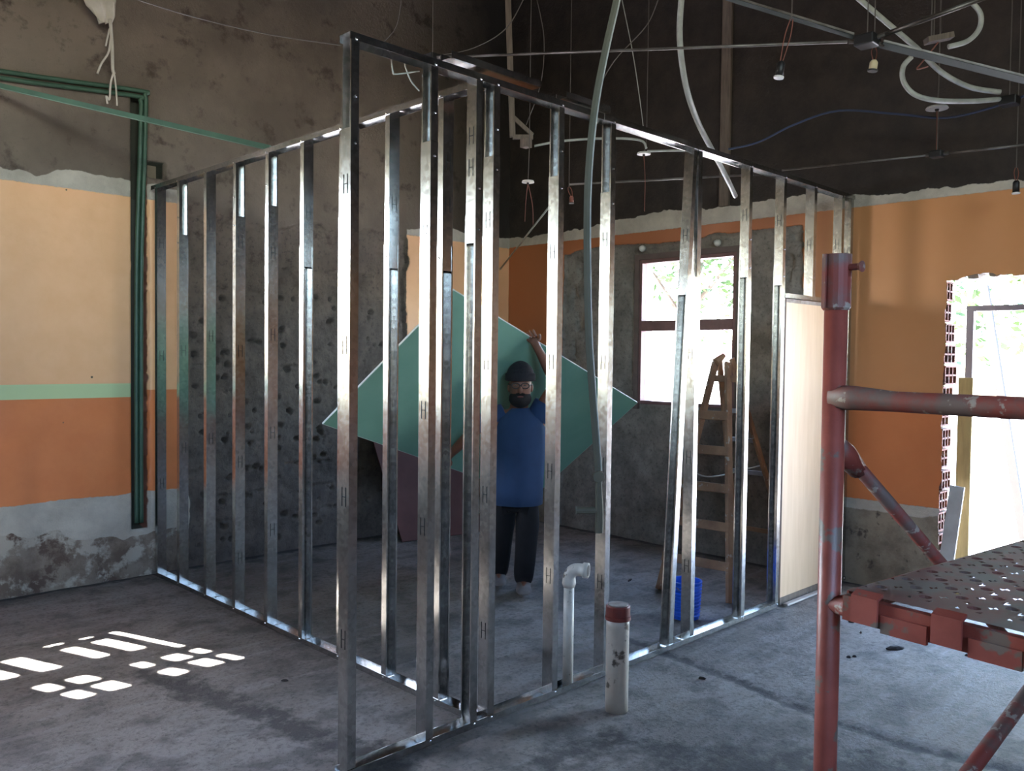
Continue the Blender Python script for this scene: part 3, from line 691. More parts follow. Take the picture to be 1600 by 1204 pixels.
# ------------------------------------------------------------------ the man
MD = 5.97; Rr = Vector(ROT[:, 0]); Rr.z = 0; Rr.normalize(); Fw = Vector((-ROT[0][2], -ROT[1][2], 0)).normalized()
def mp_(x, y, d=0.0): return at(x, y, MD + d)
def L(p, r=0, f=0, u=0): return Vector(p) + Rr * r + Fw * f + Vector((0, 0, u))
man = tag(empty('person', tuple(onz(806, 928))), 'person in blue T-shirt and dark beanie carrying the green board', 'person')
foot_l = onz(818, 925); foot_r = onz(779, 912)
hip = mp_(808, 770, .05); neck = mp_(812, 643, .02); chest = mp_(808, 672, .04); belly = mp_(807, 720, .02)
sh_l = mp_(841, 650, .04); sh_r = mp_(774, 652, .04)
el_l = mp_(869, 598, .02)
grip = on_board(830, 526)
wr_l = grip + (el_l - grip) * .26 - Fw * .03
el_r = mp_(741, 672, .05); hd_r = on_board(697, 716) - Fw * .05; wr_r = el_r.lerp(hd_r, .88)
hip_l, hip_r = L(hip, .085, 0, -.03), L(hip, -.085, .02, -.03)
kn_l = hip_l.lerp(foot_l + Vector((0, 0, .09)), .48) - Fw * .03; kn_r = hip_r.lerp(foot_r + Vector((0, 0, .09)), .48) - Fw * .02
an_l = L(foot_l, 0, .05, .075); an_r = L(foot_r, 0, .05, .075)
head_c = mp_(813, 603, -.04)
def skin_mesh(name, pts, edges, material, parent, root=0, sub=2):
    me = bpy.data.meshes.new(name); me.from_pydata([tuple(p[0]) for p in pts], edges, []); me.update()
    o = bpy.data.objects.new(name, me); col.objects.link(o)
    o.modifiers.new('skin', 'SKIN'); me.skin_vertices.new() if not me.skin_vertices else None
    for i, p in enumerate(pts):
        sv = me.skin_vertices[0].data[i]; r = p[1]; sv.radius = r if isinstance(r, tuple) else (r, r)
        sv.use_root = i == root
    o.modifiers['skin'].use_smooth_shade = True
    ss = o.modifiers.new('sub', 'SUBSURF'); ss.levels = sub; ss.render_levels = sub
    me.materials.append(MT[material])
    o.parent = parent; o.matrix_parent_inverse = Matrix.Translation(-Vector(parent.location))
    return o
B_ = []; E_ = []
def bp(p, r, frm=None):
    B_.append((p, r)); i = len(B_) - 1
    if frm is not None: E_.append((frm, i))
    return i
i_hip = bp(hip, .11); i_bel = bp(belly, .145, i_hip); i_ch = bp(chest, .14, i_bel); i_nk = bp(L(neck, 0, 0, .0), .062, i_ch)
i_hd = bp(L(head_c, 0, .03, -.05), .078, i_nk); i_h2 = bp(L(head_c, 0, .02, .04), .088, i_hd); bp(L(head_c, 0, .02, .10), .06, i_h2)
for sh, el, wrs, g, side in ((sh_l, el_l, wr_l, grip, 1), (sh_r, el_r, wr_r, hd_r, -1)):
    a = bp(sh, .068, i_ch); b = bp(sh.lerp(el, .5), .054, a); c = bp(el, .045, b); d = bp(el.lerp(wrs, .45), .043, c); e = bp(wrs, .029, d)
    pm = wrs.lerp(g, .55); k = bp(pm, (.036, .02), e)
    dv = (g - wrs).normalized(); sd = dv.cross(Fw).normalized()
    for q, (off, ln) in enumerate(((-.03, .078), (-.010, .088), (.010, .084), (.030, .07))):
        f0 = bp(pm + sd * off + dv * .03, .0095, k); 
        f1 = bp(pm + sd * off * 1.1 + dv * (.03 + ln * .5) + Fw * .004, .0088, f0)
        if side > 0: bp(pm + sd * off * 1.15 + dv * (.03 + ln * .62) + Fw * ln * .42, .008, f1)
        else: bp(pm + sd * off * 1.1 + dv * (.03 + ln * .75) + Fw * ln * .35, .008, f1)
    th = bp(pm + sd * -.045 * side + dv * .0 - Fw * .012, .011, k); bp(pm + sd * -.06 * side + dv * .035 - Fw * .016, .009, th)
for h, kn, an, ft in ((hip_l, kn_l, an_l, foot_l), (hip_r, kn_r, an_r, foot_r)):
    a = bp(h, .075, i_hip); b = bp(h.lerp(kn, .5), .078, a); c = bp(kn, .058, b); d = bp(kn.lerp(an, .4), .055, c); e = bp(an, .04, d)
    bp(L(ft, 0, -.10, .03), .028, e)
skin_mesh('body', B_, E_, 'skin', man)
# shirt, trousers, shoes
def ring(c, rx, ry, n=22, wob=0.0):
    return [L(c, rx * math.cos(2 * math.pi * k / n) * (1 + wob * math.sin(5 * k)), ry * math.sin(2 * math.pi * k / n) * (1 + wob * math.cos(4 * k)), 0) for k in range(n)]
shb = MB()
zr = lambda t: hip.lerp(neck, t)
shb.loft([ring(L(hip, 0, 0, -.075), .172, .145, wob=.02), ring(L(hip, 0, 0, -.073), .180, .152, wob=.02), ring(L(hip, 0, 0, .03), .182, .156, wob=.015), ring(zr(.40), .186, .165, wob=.01), ring(zr(.62), .188, .158), ring(zr(.80), .185, .135), ring(zr(.92), .160, .11), ring(zr(.985), .115, .09), ring(zr(1.03), .075, .075), ring(zr(1.05), .068, .068)])
for sh_, el_, k1 in ((sh_l, el_l, .40), (sh_r, el_r, .80)):
    dv = (el_ - sh_).normalized(); x = dv.cross(Fw).normalized(); y = x.cross(dv)
    st = sh_ - dv * .06 + (neck - sh_) * .12
    shb.loft([[p + (x * math.cos(2 * math.pi * k / 16) + y * math.sin(2 * math.pi * k / 16)) * r for k in range(16)] for p, r in ((st, .07), (sh_, .083), (sh_.lerp(el_, k1 * .6), .08), (sh_.lerp(el_, k1), .078), (sh_.lerp(el_, k1) - dv * .004, .070))])
shb.build('shirt', 'shirt', man, smooth=True)
Tp = [(L(hip, 0, 0, -.03), (.10, .09)), (L(hip_l, -.015, 0, -.02), .085), (hip_l.lerp(kn_l, .5), .098), (kn_l, .085), (kn_l.lerp(an_l, .6), .082), (L(an_l, 0, 0, .05), .08), (L(an_l, 0, -.02, -.04), .066),
      (L(hip_r, .015, 0, -.02), .085), (hip_r.lerp(kn_r, .5), .098), (kn_r, .085), (kn_r.lerp(an_r, .6), .082), (L(an_r, 0, 0, .05), .08), (L(an_r, 0, -.02, -.04), .066)]
skin_mesh('trousers', Tp, [(0, 1), (1, 2), (2, 3), (3, 4), (4, 5), (5, 6), (0, 7), (7, 8), (8, 9), (9, 10), (10, 11), (11, 12)], 'trousers', man)
for ft in (foot_l, foot_r):
    rings = []
    for f, wd, h in ((.10, .03, .06), (.085, .046, .085), (.03, .05, .095), (-.03, .05, .08), (-.09, .055, .062), (-.145, .052, .05), (-.175, .032, .035)):
        rings.append([L(ft, wd * math.cos(a), f, .028 + max(0, h - .028) * (.5 + .5 * math.sin(a)) ) for a in [2 * math.pi * k / 14 for k in range(14)]])
    sh = MB().loft(rings).build('shoe', 'shoe', man, smooth=True)
    ol = [L(ft, wd * s, f, .0) for s, seq in ((1, 1), (-1, -1)) for f, wd in (((.105, .035), (.03, .054), (-.09, .059), (-.15, .054), (-.182, .03)) if s > 0 else ((-.182, .03), (-.15, .054), (-.09, .059), (.03, .054), (.105, .035)))]
    n = len(ol); so = MB().add(ol + [p + UP * .034 for p in ol], [tuple(range(n)), tuple(range(n, 2 * n))] + [(k, (k + 1) % n, n + (k + 1) % n, n + k) for k in range(n)]).build('sole', 'sole'); so.parent = sh; so.matrix_parent_inverse = sh.matrix_parent_inverse.copy()
    so.matrix_parent_inverse = Matrix.Translation(-Vector(man.location)); so.parent = man
# head details
def ell(c, rx, ry, rz, name, m, par, nu=16, nv=10, z0=-1.0, z1=1.0):
    rings = []
    for i in range(nv + 1):
        s = z0 + (z1 - z0) * i / nv; s = math.sin(s * math.pi / 2); q = math.sqrt(max(1 - s * s, 1e-4))
        rings.append([L(c, rx * q * math.cos(2 * math.pi * k / nu), ry * q * math.sin(2 * math.pi * k / nu), rz * s) for k in range(nu)])
    return MB().loft(rings).build(name, m, par, smooth=True)
hc = head_c
ell(L(hc, 0, .0, .05), .1, .116, .125, 'beanie', 'beanie', man, z0=-.06)
MB().loft([[L(hc, r * .099 * math.cos(a), .0 + r * .117 * math.sin(a), z) for a in [2 * math.pi * k / 20 for k in range(20)]] for r, z in ((1.0, .036), (1.05, .040), (1.05, .084), (1.0, .09))], caps=False).build('beanie_cuff', 'beanie', man, smooth=True)
face = ell(L(hc, 0, -.015, -.005), .075, .085, .11, 'face', 'skin', man)
ell(L(hc, 0, -.02, -.085), .078, .082, .065, 'beard', 'hair', man, z1=.35)
ell(L(hc, 0, -.085, -.052), .034, .022, .010, 'moustache', 'hair', man, 12, 6)
ell(L(hc, 0, -.100, -.070), .022, .008, .007, 'lips', mat('lips', srgb(120, 70, 62), rough=.5), man, 10, 6)
ell(L(hc, 0, -.105, -.022), .016, .018, .026, 'nose', 'skin', man, 12, 8)
for s in (-1, 1):
    ell(L(hc, s * .078, .02, -.01), .012, .02, .032, 'ear', 'skin', man, 10, 6)
    ell(L(hc, s * .031, -.088, .008), .012, .010, .005, 'eye', 'eye', man, 10, 6)
gls = MB()
for s in (-1, 1):
    pts = [L(hc, s * .032 + .027 * math.cos(a), -.108, .006 + .019 * math.sin(a)) for a in [2 * math.pi * k / 14 for k in range(15)]]
    gls.tube(pts, .0032, 6); gls.tube([L(hc, s * .058, -.107, .01), L(hc, s * .084, -.03, .012), L(hc, s * .082, .02, .008)], .003, 6)
gls.tube([L(hc, -.006, -.109, .01), L(hc, .006, -.109, .01)], .003, 6)
g = gls.build('glasses', 'black', man)
for s in (-1, 1):
    MB().loft([[L(hc, s * .032 + .025 * math.cos(a), d, .006 + .017 * math.sin(a)) for a in [2 * math.pi * k / 12 for k in range(12)]] for d in (-.109, -.1075)]).build('lens', 'glass', man)

# ------------------------------------------------------------------ brown board on the floor behind the man
b0, b1 = Vector((4.74, 6.16, 0)), Vector((5.62, 6.02, 0)); tt = Vector((-.10, .36, .97)).normalized()
t = MB().obox(b0, b1 - b0, tt.cross(b1 - b0).normalized() * .016, tt * 1.15).build('leaning_board', 'brownboard', bevel=.002)
tag(t, 'reddish brown board leaning against the rough wall behind the man', 'board')

# ------------------------------------------------------------------ ladder
t = tag(empty('wooden_ladder', (5.3, 3.4, 0)), 'old wooden step ladder standing below the window', 'ladder')
fL, fR = Vector((5.16, 3.65, 0)), Vector((5.217, 3.10, 0)); apL, apR = Vector((5.62, 3.50, 1.66)), Vector((5.63, 3.40, 1.66))
MB().bar(fL, apL, .026, .065, (1, 0, 0)).build('stile', 'ladder', t, bevel=.003); MB().bar(fR, apR, .026, .065, (1, 0, 0)).build('stile', 'ladder', t, bevel=.003)
for k, z in enumerate((.24, .50, .76, 1.02, 1.27)):
    u = z / 1.66; a, b = fL.lerp(apL, u), fR.lerp(apR, u)
    dd = (b - a).normalized() * .02
    MB().bar(a - dd - Vector((.03, 0, 0)), b + dd - Vector((.03, 0, 0)), .03, .065, (.25, 0, 1)).build('rung', 'ladder', t, bevel=.003)
rL, rR = Vector((6.22, 3.62, 0)), Vector((6.22, 3.12, 0)); bL, bR = apL + Vector((.05, 0, .03)), apR + Vector((.05, 0, .03))
for a, b in ((rL, bL), (rR, bR)): MB().bar(a, b, .024, .05, (1, 0, 0)).build('rear_leg', 'ladder', t, bevel=.003)
for z in (.34, .8, 1.05, 1.27):
    u = z / 1.66; a, b = rL.lerp(bL, u), rR.lerp(bR, u); MB().bar(a, b, .022, .032).build('rear_rung', 'ladder_pale' if z > .5 else 'ladder', t)
MB().bar(apL + Vector((.0, .02, -.12)), apR + Vector((.0, -.14, -.12)), .03, .05).build('top_cross_bar', 'ladder', t)
MB().tube([apL.lerp(apR, .5) + Vector((-.03, .03, .0)), apL.lerp(apR, .5) + Vector((.03, .0, .055))], [.035, .018], 8).build('hinge_head', 'ladder', t)
cd = smooth_path([fL.lerp(apL, .52), Vector((5.6, 3.5, .80)), rR.lerp(bR, .52) + Vector((0, .02, 0))])
MB().tube(cd, .006, 6).build('spreader_cord', 'hose', t)

# ------------------------------------------------------------------ bucket
bc = Vector((4.72, 3.13, 0))
t = tag(empty('bucket', tuple(bc)), 'bright blue ribbed plastic bucket standing behind the steel studs', 'bucket')
prof = [(.085, 0.0), (.088, .002)]
for k in range(9):
    z = .015 + k * .024; r = .088 + .014 * z / .24; prof += [(r, z), (r + .006, z + .006), (r + .006, z + .012), (r, z + .018)]
prof += [(.107, .236), (.107, .245), (.099, .245), (.090, .03), (.01, .028)]
MB().lathe(prof, bc, 28).build('bucket_body', 'bucket', t, smooth=False)
MB().tube([bc + Vector((.104 * math.cos(a), .104 * math.sin(a) * .3 - .10 * abs(math.sin(a)), .215 - .06 * math.sin(a))) for a in [math.pi * k / 12 for k in range(13)]], .003, 6).build('bail_handle', 'rod', t)

# ------------------------------------------------------------------ planks by the doorway
t = MB().bar((6.33, 2.10, .0), (6.40, 2.035, .82), .095, .02, (1, 0, 0)).build('white_plank', 'plank_white', bevel=.002)
tag(t, 'short white plank leaning on the doorway jamb', 'plank')
t = MB().bar((6.47, 2.02, 0.0), (6.50, 2.03, 1.575), .095, .025, (1, 0, 0)).build('tall_plank', 'plank_yellow', bevel=.002)
tag(t, 'tall yellowish plank standing upright at the doorway jamb', 'plank')
mb = MB()
t = tag(empty('door_1', (7.2, 1.5, 0)), kind='structure')
fx = 7.0; ya = onx(1507, 600, fx).y; zt = onx(1507, 478, fx).z
MB().box((fx, ya - .05, 0), (fx + .05, ya, zt)).build('frame_post', 'gate', t); MB().box((fx, .7, 0), (fx + .05, .75, zt)).build('frame_post', 'gate', t)
MB().box((fx, .75, zt - .04), (fx + .05, ya - .05, zt)).build('frame_head', 'gate', t)

# ------------------------------------------------------------------ outside
g = MB().box((XC + TH, -30, -.16), (45, 40, -.06)); tag(g.build('ground', 'ext_ground'), kind='structure')
tag(MB().box((X0 - 20, YD + TH, -.16), (XC + TH, 40, -.06)).build('ground', 'ext_ground'), kind='structure')
tag(MB().box((X0 - 20, -30, -.16), (XC + TH, Y0 - TH, -.06)).build('ground', 'ext_ground'), kind='structure')
tag(MB().box((X0 - 20, Y0 - TH, -.16), (X0 - TH, YD + TH, -.06)).build('ground', 'ext_ground'), kind='structure')
t = tag(empty('garden_wall', (11, 4, 0)), 'white garden wall with mauve coping seen through the window', 'garden wall')
MB().box((10.9, 5.0, -.06), (11.1, 14, 1.72)).build('wall_panel', 'ext_wall', t)
MB().box((10.84, 5.0, 1.72), (11.16, 14, 1.90)).build('coping', 'coping', t)
a, b = onx(1538, 447, 9.0), onx(1592, 790, 8.6)
tag(MB().bar(b - (a - b) * .14, a, .07, .05, (1, 0, 0)).build('leaning_post', 'weathered'), 'slanting timber post standing outside the doorway', 'post')
c0 = onz(1520, 872); tag(MB().bar(Vector((7.5, 2.2, -.02)), Vector((7.7, 1.0, -.02)), .12, .08).build('timber_beam', 'weathered', bevel=.005), 'dark timber lying on the ground outside the doorway', 'timber')
tag(MB().tube(smooth_path([(7.2, 2.15, .12), (7.4, 1.95, .0), (7.5, 1.7, -.03), (7.3, 1.45, .05), (7.35, 1.3, .1)]), .008, 6).build('loose_cable', 'white'), 'pale cable curling over the ground outside the doorway', 'cable')
def tree(pos, h, rad, n, label, seed):
    r = random.Random(seed); t = tag(empty('tree', pos), label, 'tree', 'trees outside the openings')
    p = Vector(pos); MB().tube(smooth_path([p, p + Vector((.1, .1, h * .3)), p + Vector((-.05, .1, h * .62))]), .11, 8).build('trunk', 'bark', t)
    for k in range(4):
        a = k * 1.6 + r.random(); MB().tube([p + Vector((0, .1, h * .45)), p + Vector((math.cos(a) * rad * .6, math.sin(a) * rad * .6, h * .75))], [.06, .02], 6).build('branch', 'bark', t)
    blobs = [(p + Vector((r.uniform(-1, 1) * rad * .7, r.uniform(-1, 1) * rad * .7, h * r.uniform(.5, .95))), r.uniform(.35, .7) * rad) for _ in range(12)]
    mb = MB()
    for _ in range(n):
        c, q = r.choice(blobs); d = Vector((r.gauss(0, 1), r.gauss(0, 1), r.gauss(0, 1))).normalized() * q * r.random() ** .4
        o = c + d; x = Vector((r.gauss(0, 1), r.gauss(0, 1), r.gauss(0, .5))).normalized(); y = x.cross(Vector((r.gauss(0, 1), r.gauss(0, 1), r.gauss(0, 1)))).normalized(); s = r.uniform(.05, .11)
        mb.add([o - x * s, o + y * s * .45, o + x * s, o - y * s * .45], [(0, 1, 2, 3)])
    tag(mb.build('foliage', 'leaf', t), kind='stuff')
tree((13.5, 9.0, -.06), 5.5, 2.0, 4200, 'leafy tree seen through the window', 3)
tree((13.0, 3.0, -.06), 5.2, 1.9, 4200, 'leafy tree seen through the broken doorway', 5)

# ------------------------------------------------------------------ conduits on the left wall
t = tag(empty('conduit_run', (2.57, 6.5, .4)), 'green conduits along the left wall bending down into the chase', 'conduit')
for k, (dx, dz) in enumerate(((0, 0), (.035, .045))):
    p = smooth_path([(0.2, 6.53, 3.42 + dz), (1.63, 6.53, 3.50 + dz), (2.50 + dx, 6.53, 3.575 + dz), (2.555 + dx, 6.53, 3.55 + dz), (2.560 + dx, 6.53, 3.45), (2.545 + dx, 6.535, 2.9), (2.53 + dx, 6.54, 2.3), (2.525 + dx, 6.54, 1.2), (2.525 + dx, 6.54, .40)], 8)
    MB().tube(p, .016, 10).build('conduit', 'green_pipe', t, smooth=True)
a, b = onx(405, 236, 2.66), Vector((.4, 6.46, 3.5)); a = Vector((2.70, 4.87, 2.955)); b = ony(0, 134, 6.35)
tag(MB().bar(a, b, .042, .03).build('steel_brace', 'green_pipe'), 'pale green bar slanting from the frame top to the left wall', 'bar')
# rag hanging at the top left
p0 = ony(163, -40, 6.35); t = tag(empty('hanging_rag', tuple(p0)), 'torn white rag hanging high on the left wall', 'rag')
mb = MB(); rr = []
for x0, x1, y, d in ((118, 182, -60, 0), (122, 180, -10, .03), (132, 178, 10, .05), (148, 177, 28, .03), (157, 177, 36, .0)):
    A0, A1 = ony(x0, y, 6.42), ony(x1, y, 6.42)
    rr.append([A0.lerp(A1, k / 6) + Vector((0, -.03 * math.sin(k * 2.1 + y) - d, .0)) for k in range(7)] + [A1.lerp(A0, k / 6) + Vector((0, -.03 * math.sin((6 - k) * 2.1 + y) - d + .006, .0)) for k in range(7)])
mb.loft(rr); mb.build('rag_body', 'plastic_scrap', t, smooth=True)
for pts, r in (([(172, 30), (175, 70), (176, 105), (178, 115)], .012), ([(174, 50), (170, 80), (158, 100), (152, 115)], .008), ([(178, 112), (173, 130), (171, 155), (166, 150), (168, 162)], .007), ([(178, 112), (181, 135), (183, 165)], .006), ([(171, 45), (165, 72)], .006)):
    MB().tube(smooth_path([ony(x, y, 6.38) for x, y in pts]), r, 6).build('rag_strand', 'plastic_scrap', t, smooth=True)

# ------------------------------------------------------------------ hanging electrics
def hang(name, label, cat, pts, r, m, group=None, n=6, smooth=True, k=6):
    P = smooth_path(pts, k) if len(pts) > 2 else [Vector(p) for p in pts]
    return tag(MB().tube(P, r, n).build(name, m, smooth=smooth), label, cat, group)
def up_to_ceiling(p): return Vector((p.x, p.y, ZT))
hub2 = at(1355, 64, 4.3); hub3 = at(1464, 241, 5.6); hubA = at(676, 90, 5.6); hub4 = at(889, 288, 6.6)
def hub(p, label, s=.045, arms=()):
    t = tag(empty('junction_box', tuple(p)), label, 'junction box')
    MB().box(tuple(p - Vector((s, s, s * .55))), tuple(p + Vector((s, s, s * .55)))).build('box', 'black', t, bevel=.008)
    MB().tube([p + Vector((0, 0, s * .5)), up_to_ceiling(p)], .003, 5).build('hanger_wire', 'wire', t)
    for q in arms:
        d = (Vector(q) - p).normalized(); MB().tube([p + d * s * .9, p + d * s * 1.7], .012, 8).build('gland', 'rod', t)
    return t
e2a, e2b = at(1545, -6, 4.0), at(1620, 130, 4.2)
e3 = at(1620, 224, 5.3); e3b = at(1222, 266, 6.3); e4 = at(1190, 272, 6.55)
hub(hub2, 'black junction box where the hanging conduits cross', .05, (e2a, e2b, hubA))
hub(hub3, 'black junction box below the hanging white disc', .04, (e3, e3b))
hub(hubA, 'dark junction box just above the top of the long frame', .04, (hub2,))
def inset(a, b, s): d = (b - a).normalized(); return a + d * s
hang('metal_conduit', 'thin metal conduit running level between two hanging boxes', 'conduit', [inset(hubA, hub2, .075), inset(hub2, hubA, .095)], .008, 'rod')
hang('metal_conduit', 'thin metal conduit rising right from the crossing box', 'conduit', [inset(hub2, e2a, .08), e2a], .012, 'rod')
hang('metal_conduit', 'thin conduit from the disc box to the frame top', 'conduit', [inset(hub3, e3b, .07), e3b], .007, 'rod')
hang('metal_conduit', 'bright conduit leaving the disc box to the right edge', 'conduit', [inset(hub3, e3, .07), e3], .009, 'rod')
hang('metal_conduit', 'pale conduit crossing the dark wall behind the studs', 'conduit', [hub4, e4], .009, 'rod')
ga = at(1120, -8, 4.5)
def channel(a, b, wd, name, label):
    t = tag(empty(name, tuple(a)), label, 'channel'); x = (b - a).cross(UP).normalized()
    MB().bar(a, b, wd, .006).build('web', 'dark_green', t); MB().bar(a - x * wd / 2 + UP * .01, b - x * wd / 2 + UP * .01, .004, .02).build('flange', 'dark_green', t)
    MB().bar(a + x * wd / 2 + UP * .004, b + x * wd / 2 + UP * .004, .005, .010).build('flange', 'rod', t)
channel(ga, inset(hub2, ga, .07), .06, 'ceiling_channel', 'dark green channel left of the crossing junction box')
channel(inset(hub2, e2b, .07), at(1660, 140, 4.2), .08, 'ceiling_channel', 'wide dark green channel right of the crossing junction box')
hang('flexible_conduit', 'pale flexible conduit hanging in a long curve above the frame', 'conduit', [at(1066, -15, 4.9), at(1062, 40, 4.9), at(1064, 85, 4.9), at(1073, 140, 5.0), at(1090, 190, 5.2), at(1113, 235, 5.5), at(1134, 275, 5.8), at(1149, 306, 6.1)], .017, 'hose', n=10)
hang('flexible_conduit', 'straight grey flexible conduit slanting behind the crossing box', 'conduit', [at(1330, -12, 4.9), at(1385, 35, 4.95), at(1432, 75, 5.0), at(1470, 112, 5.1), at(1515, 136, 5.2), at(1563, 144, 5.2)], .016, 'hose', n=10)
hang('flexible_conduit', 'grey flexible conduit looping below the wide green channel', 'conduit', [at(1424, 89, 5.0), at(1411, 105, 5.0), at(1412, 128, 5.0), at(1430, 148, 5.0), at(1465, 157, 5.0), at(1520, 158, 5.1), at(1562, 155, 5.2)], .015, 'hose', n=10)
hang('flexible_conduit', 'grey flexible conduit loop at the top right corner', 'conduit', [at(1518, 3, 4.7), at(1532, 22, 4.7), at(1530, 45, 4.7), at(1512, 64, 4.7), at(1482, 73, 4.7)], .014, 'hose', n=10)
hang('blue_cable', 'dark blue cable waving across the black wall', 'cable', [at(1138, 233, 6.0), at(1185, 222, 6.0), at(1240, 195, 6.0), at(1310, 173, 6.0), at(1400, 178, 5.9), at(1480, 184, 5.7), at(1560, 165, 5.4), at(1600, 150, 5.2)], .008, 'cable_blue')
hang('grey_cable', 'pale cable from the wooden bracket to the hanging lamp', 'cable', [at(835, 228, 6.2), at(880, 220, 6.2), at(950, 216, 6.2), at(1000, 219, 6.2), at(1010, 232, 6.2)], .009, 'hose')
hang('grey_cable', 'pale cable right of the hanging lamp', 'cable', [at(1012, 236, 6.2), at(1060, 235, 6.3), at(1075, 236, 6.3)], .008, 'hose')
cl = hub(at(1577, 158, 5.2), 'dark junction box where the cables meet at the right edge', .05)
# sockets, discs
def socket(p, label, body, tipm, wtop, wm='wire_red', ln=.075, r=.02, tilt=(0, 0)):
    p = Vector(p); t = tag(empty('lamp_socket', tuple(p)), label, 'lamp socket'); ax = Vector((tilt[0], tilt[1], -1)).normalized()
    MB().tube([p, p + ax * .012, p + ax * ln], [r * .6, r, r], 14).build('socket_body', body, t, smooth=True)
    MB().tube([p + ax * ln, p + ax * (ln + .008)], [r * 1.25, r * 1.2], 14).build('socket_rim', tipm, t)
    for s in (-1, 1):
        q = Vector(wtop); MB().tube(smooth_path([q + Rr * s * .006, p.lerp(q, .6) + Rr * s * .014, p + Rr * s * .006]), .0028, 5).build('wire', wm, t)
    MB().tube([Vector(wtop), up_to_ceiling(Vector(wtop))], .003, 5).build('hanger_wire', 'wire', t)
socket(at(1221, 96, 4.2), 'black lamp socket with white rim on reddish wires', 'black', 'white', at(1237, 30, 4.2), tilt=(-.12, .10))
socket(at(1366, 94, 4.4), 'cream lamp socket below the crossing junction box', 'cream', 'black', at(1366, 74, 4.4), ln=.05, tilt=(-.1, .1))
socket(at(1588, 282, 5.4), 'black lamp socket hanging at the right edge', 'black', 'white', at(1588, 262, 5.4))
socket(at(893, 306, 6.5), 'small brown lamp socket hanging behind the studs', 'wire_red', 'wire', at(889, 292, 6.5), ln=.05, r=.016)
def disc(p, r, label, wtop, wbot, m='white'):
    p = Vector(p); t = tag(empty('ceiling_rose', tuple(p)), label, 'ceiling rose')
    MB().lathe([(r * .97, -.006), (r, -.003), (r * .9, .008), (r * .3, .012)], p, 24).build('disc', m, t, smooth=False)
    MB().lathe([(r * .16, -.018), (r * .2, -.006)], p, 12).build('centre', 'black', t)
    MB().tube([p + UP * .01, Vector(wtop), up_to_ceiling(Vector(wtop))], .003, 5).build('hanger_wire', 'wire', t)
    for q in wbot: MB().tube(smooth_path([p - UP * .01] + [Vector(z) for z in q]), .0028, 5).build('wire', 'wire_red', t)
disc(at(1464, 169, 5.6), .07, 'white round disc hanging above the disc box', at(1467, 105, 5.6), [[at(1464, 200, 5.6), at(1463, 234, 5.6)]])
disc(at(825, 284, 6.1), .045, 'grey round disc on wires behind the studs', at(827, 232, 6.1), [[at(822, 310, 6.1), at(820, 346, 6.1)], [at(832, 320, 6.1), at(833, 352, 6.1)]], 'plastic_scrap')
disc(at(1006, 240, 6.2), .05, 'bright white lamp holder hanging on a cable', at(1010, 225, 6.2), [[at(1008, 280, 6.2), at(1007, 330, 6.2)]])
t = tag(empty('wiring_cluster', tuple(at(1470, 62, 4.8))), 'old fitting block with loose wires near the top edge', 'fitting')
MB().bar(at(1447, 64, 4.8), at(1487, 56, 4.8), .06, .03).build('block', 'oldwood', t)
for x in (1455, 1459): MB().tube([at(x, 60, 4.8), at(x + 2, -20, 4.8)], .004, 5).build('wire', 'wire', t)
MB().tube(smooth_path([at(1466, 66, 4.8), at(1440, 98, 4.8), at(1433, 108, 4.8), at(1450, 104, 4.8)]), .004, 5).build('wire', 'wire_red', t)
# wooden lamp bracket hanging from above
t = tag(empty('wooden_bracket', tuple(at(800, 222, 6.2))), 'old wooden hanger with a triangular bracket', 'bracket')
A1, A2, A3 = at(801, 214, 6.2), at(778, -60, 6.2), at(833, 214, 6.2)
MB().bar(A1, Vector((A2.x, A2.y, ZT)), .042, .03, Fw).build('post', 'oldwood', t); MB().bar(A1, A3, .03, .03).build('arm', 'oldwood', t)
MB().bar(at(803, 184, 6.2), at(832, 211, 6.2), .028, .028, Fw).build('strut', 'oldwood', t)
MB().box(tuple(at(822, 224, 6.2) - Vector((.03, .03, .03))), tuple(at(822, 224, 6.2) + Vector((.03, .03, .03)))).build('block', 'oldwood', t)
# batten on the right wall
a, b = onx(1131, 322, XC - .02), onx(1131, -60, XC - .02)
tag(MB().box((XC - .03, a.y - .045, a.z), (XC - .002, a.y + .045, ZT)).build('wall_batten', 'oldwood'), 'grey vertical batten fixed high on the dark wall', 'batten')
# hanging green channel with pipe clamp and tee
t = tag(empty('hanging_channel', tuple(at(935, 800, 3.6))), 'long bent green channel hanging down in front of the studs', 'channel')
pp = [at(x, y, 3.75) for x, y in ((975, -60), (963, 0), (945, 80), (930, 160), (921, 240), (917, 320), (917, 420), (919, 520), (924, 600), (930, 680), (934, 735))]
sp = smooth_path(pp, 4); A_ = []
for i, p in enumerate(sp):
    A_.append([p + Rr * x + Fw * f for x, f in ((-.013, .012), (-.014, -.006), (.0, -.011), (.013, -.006), (.013, .012))])
MB().loft(A_).build('channel_body', 'hose_green', t)
MB().tube([p + Rr * .0155 - Fw * .006 for p in sp], .0035, 6).build('bright_edge', 'hose', t)
MB().tube([at(935, 744, 3.75) - Fw * .02, at(935, 744, 3.75) + Fw * .01], .024, 14).build('clamp_ring', 'hose_green', t)
MB().tube([at(935, 750, 3.75), at(936, 800, 3.75), at(936, 832, 3.75)], [.014, .02, .018], 10).build('tee_pipe', 'hose_green', t)
MB().tube([at(936, 797, 3.75), at(901, 797, 3.75), at(899, 797, 3.75)], [.016, .015, .018], 10).build('tee_branch', 'hose_green', t)
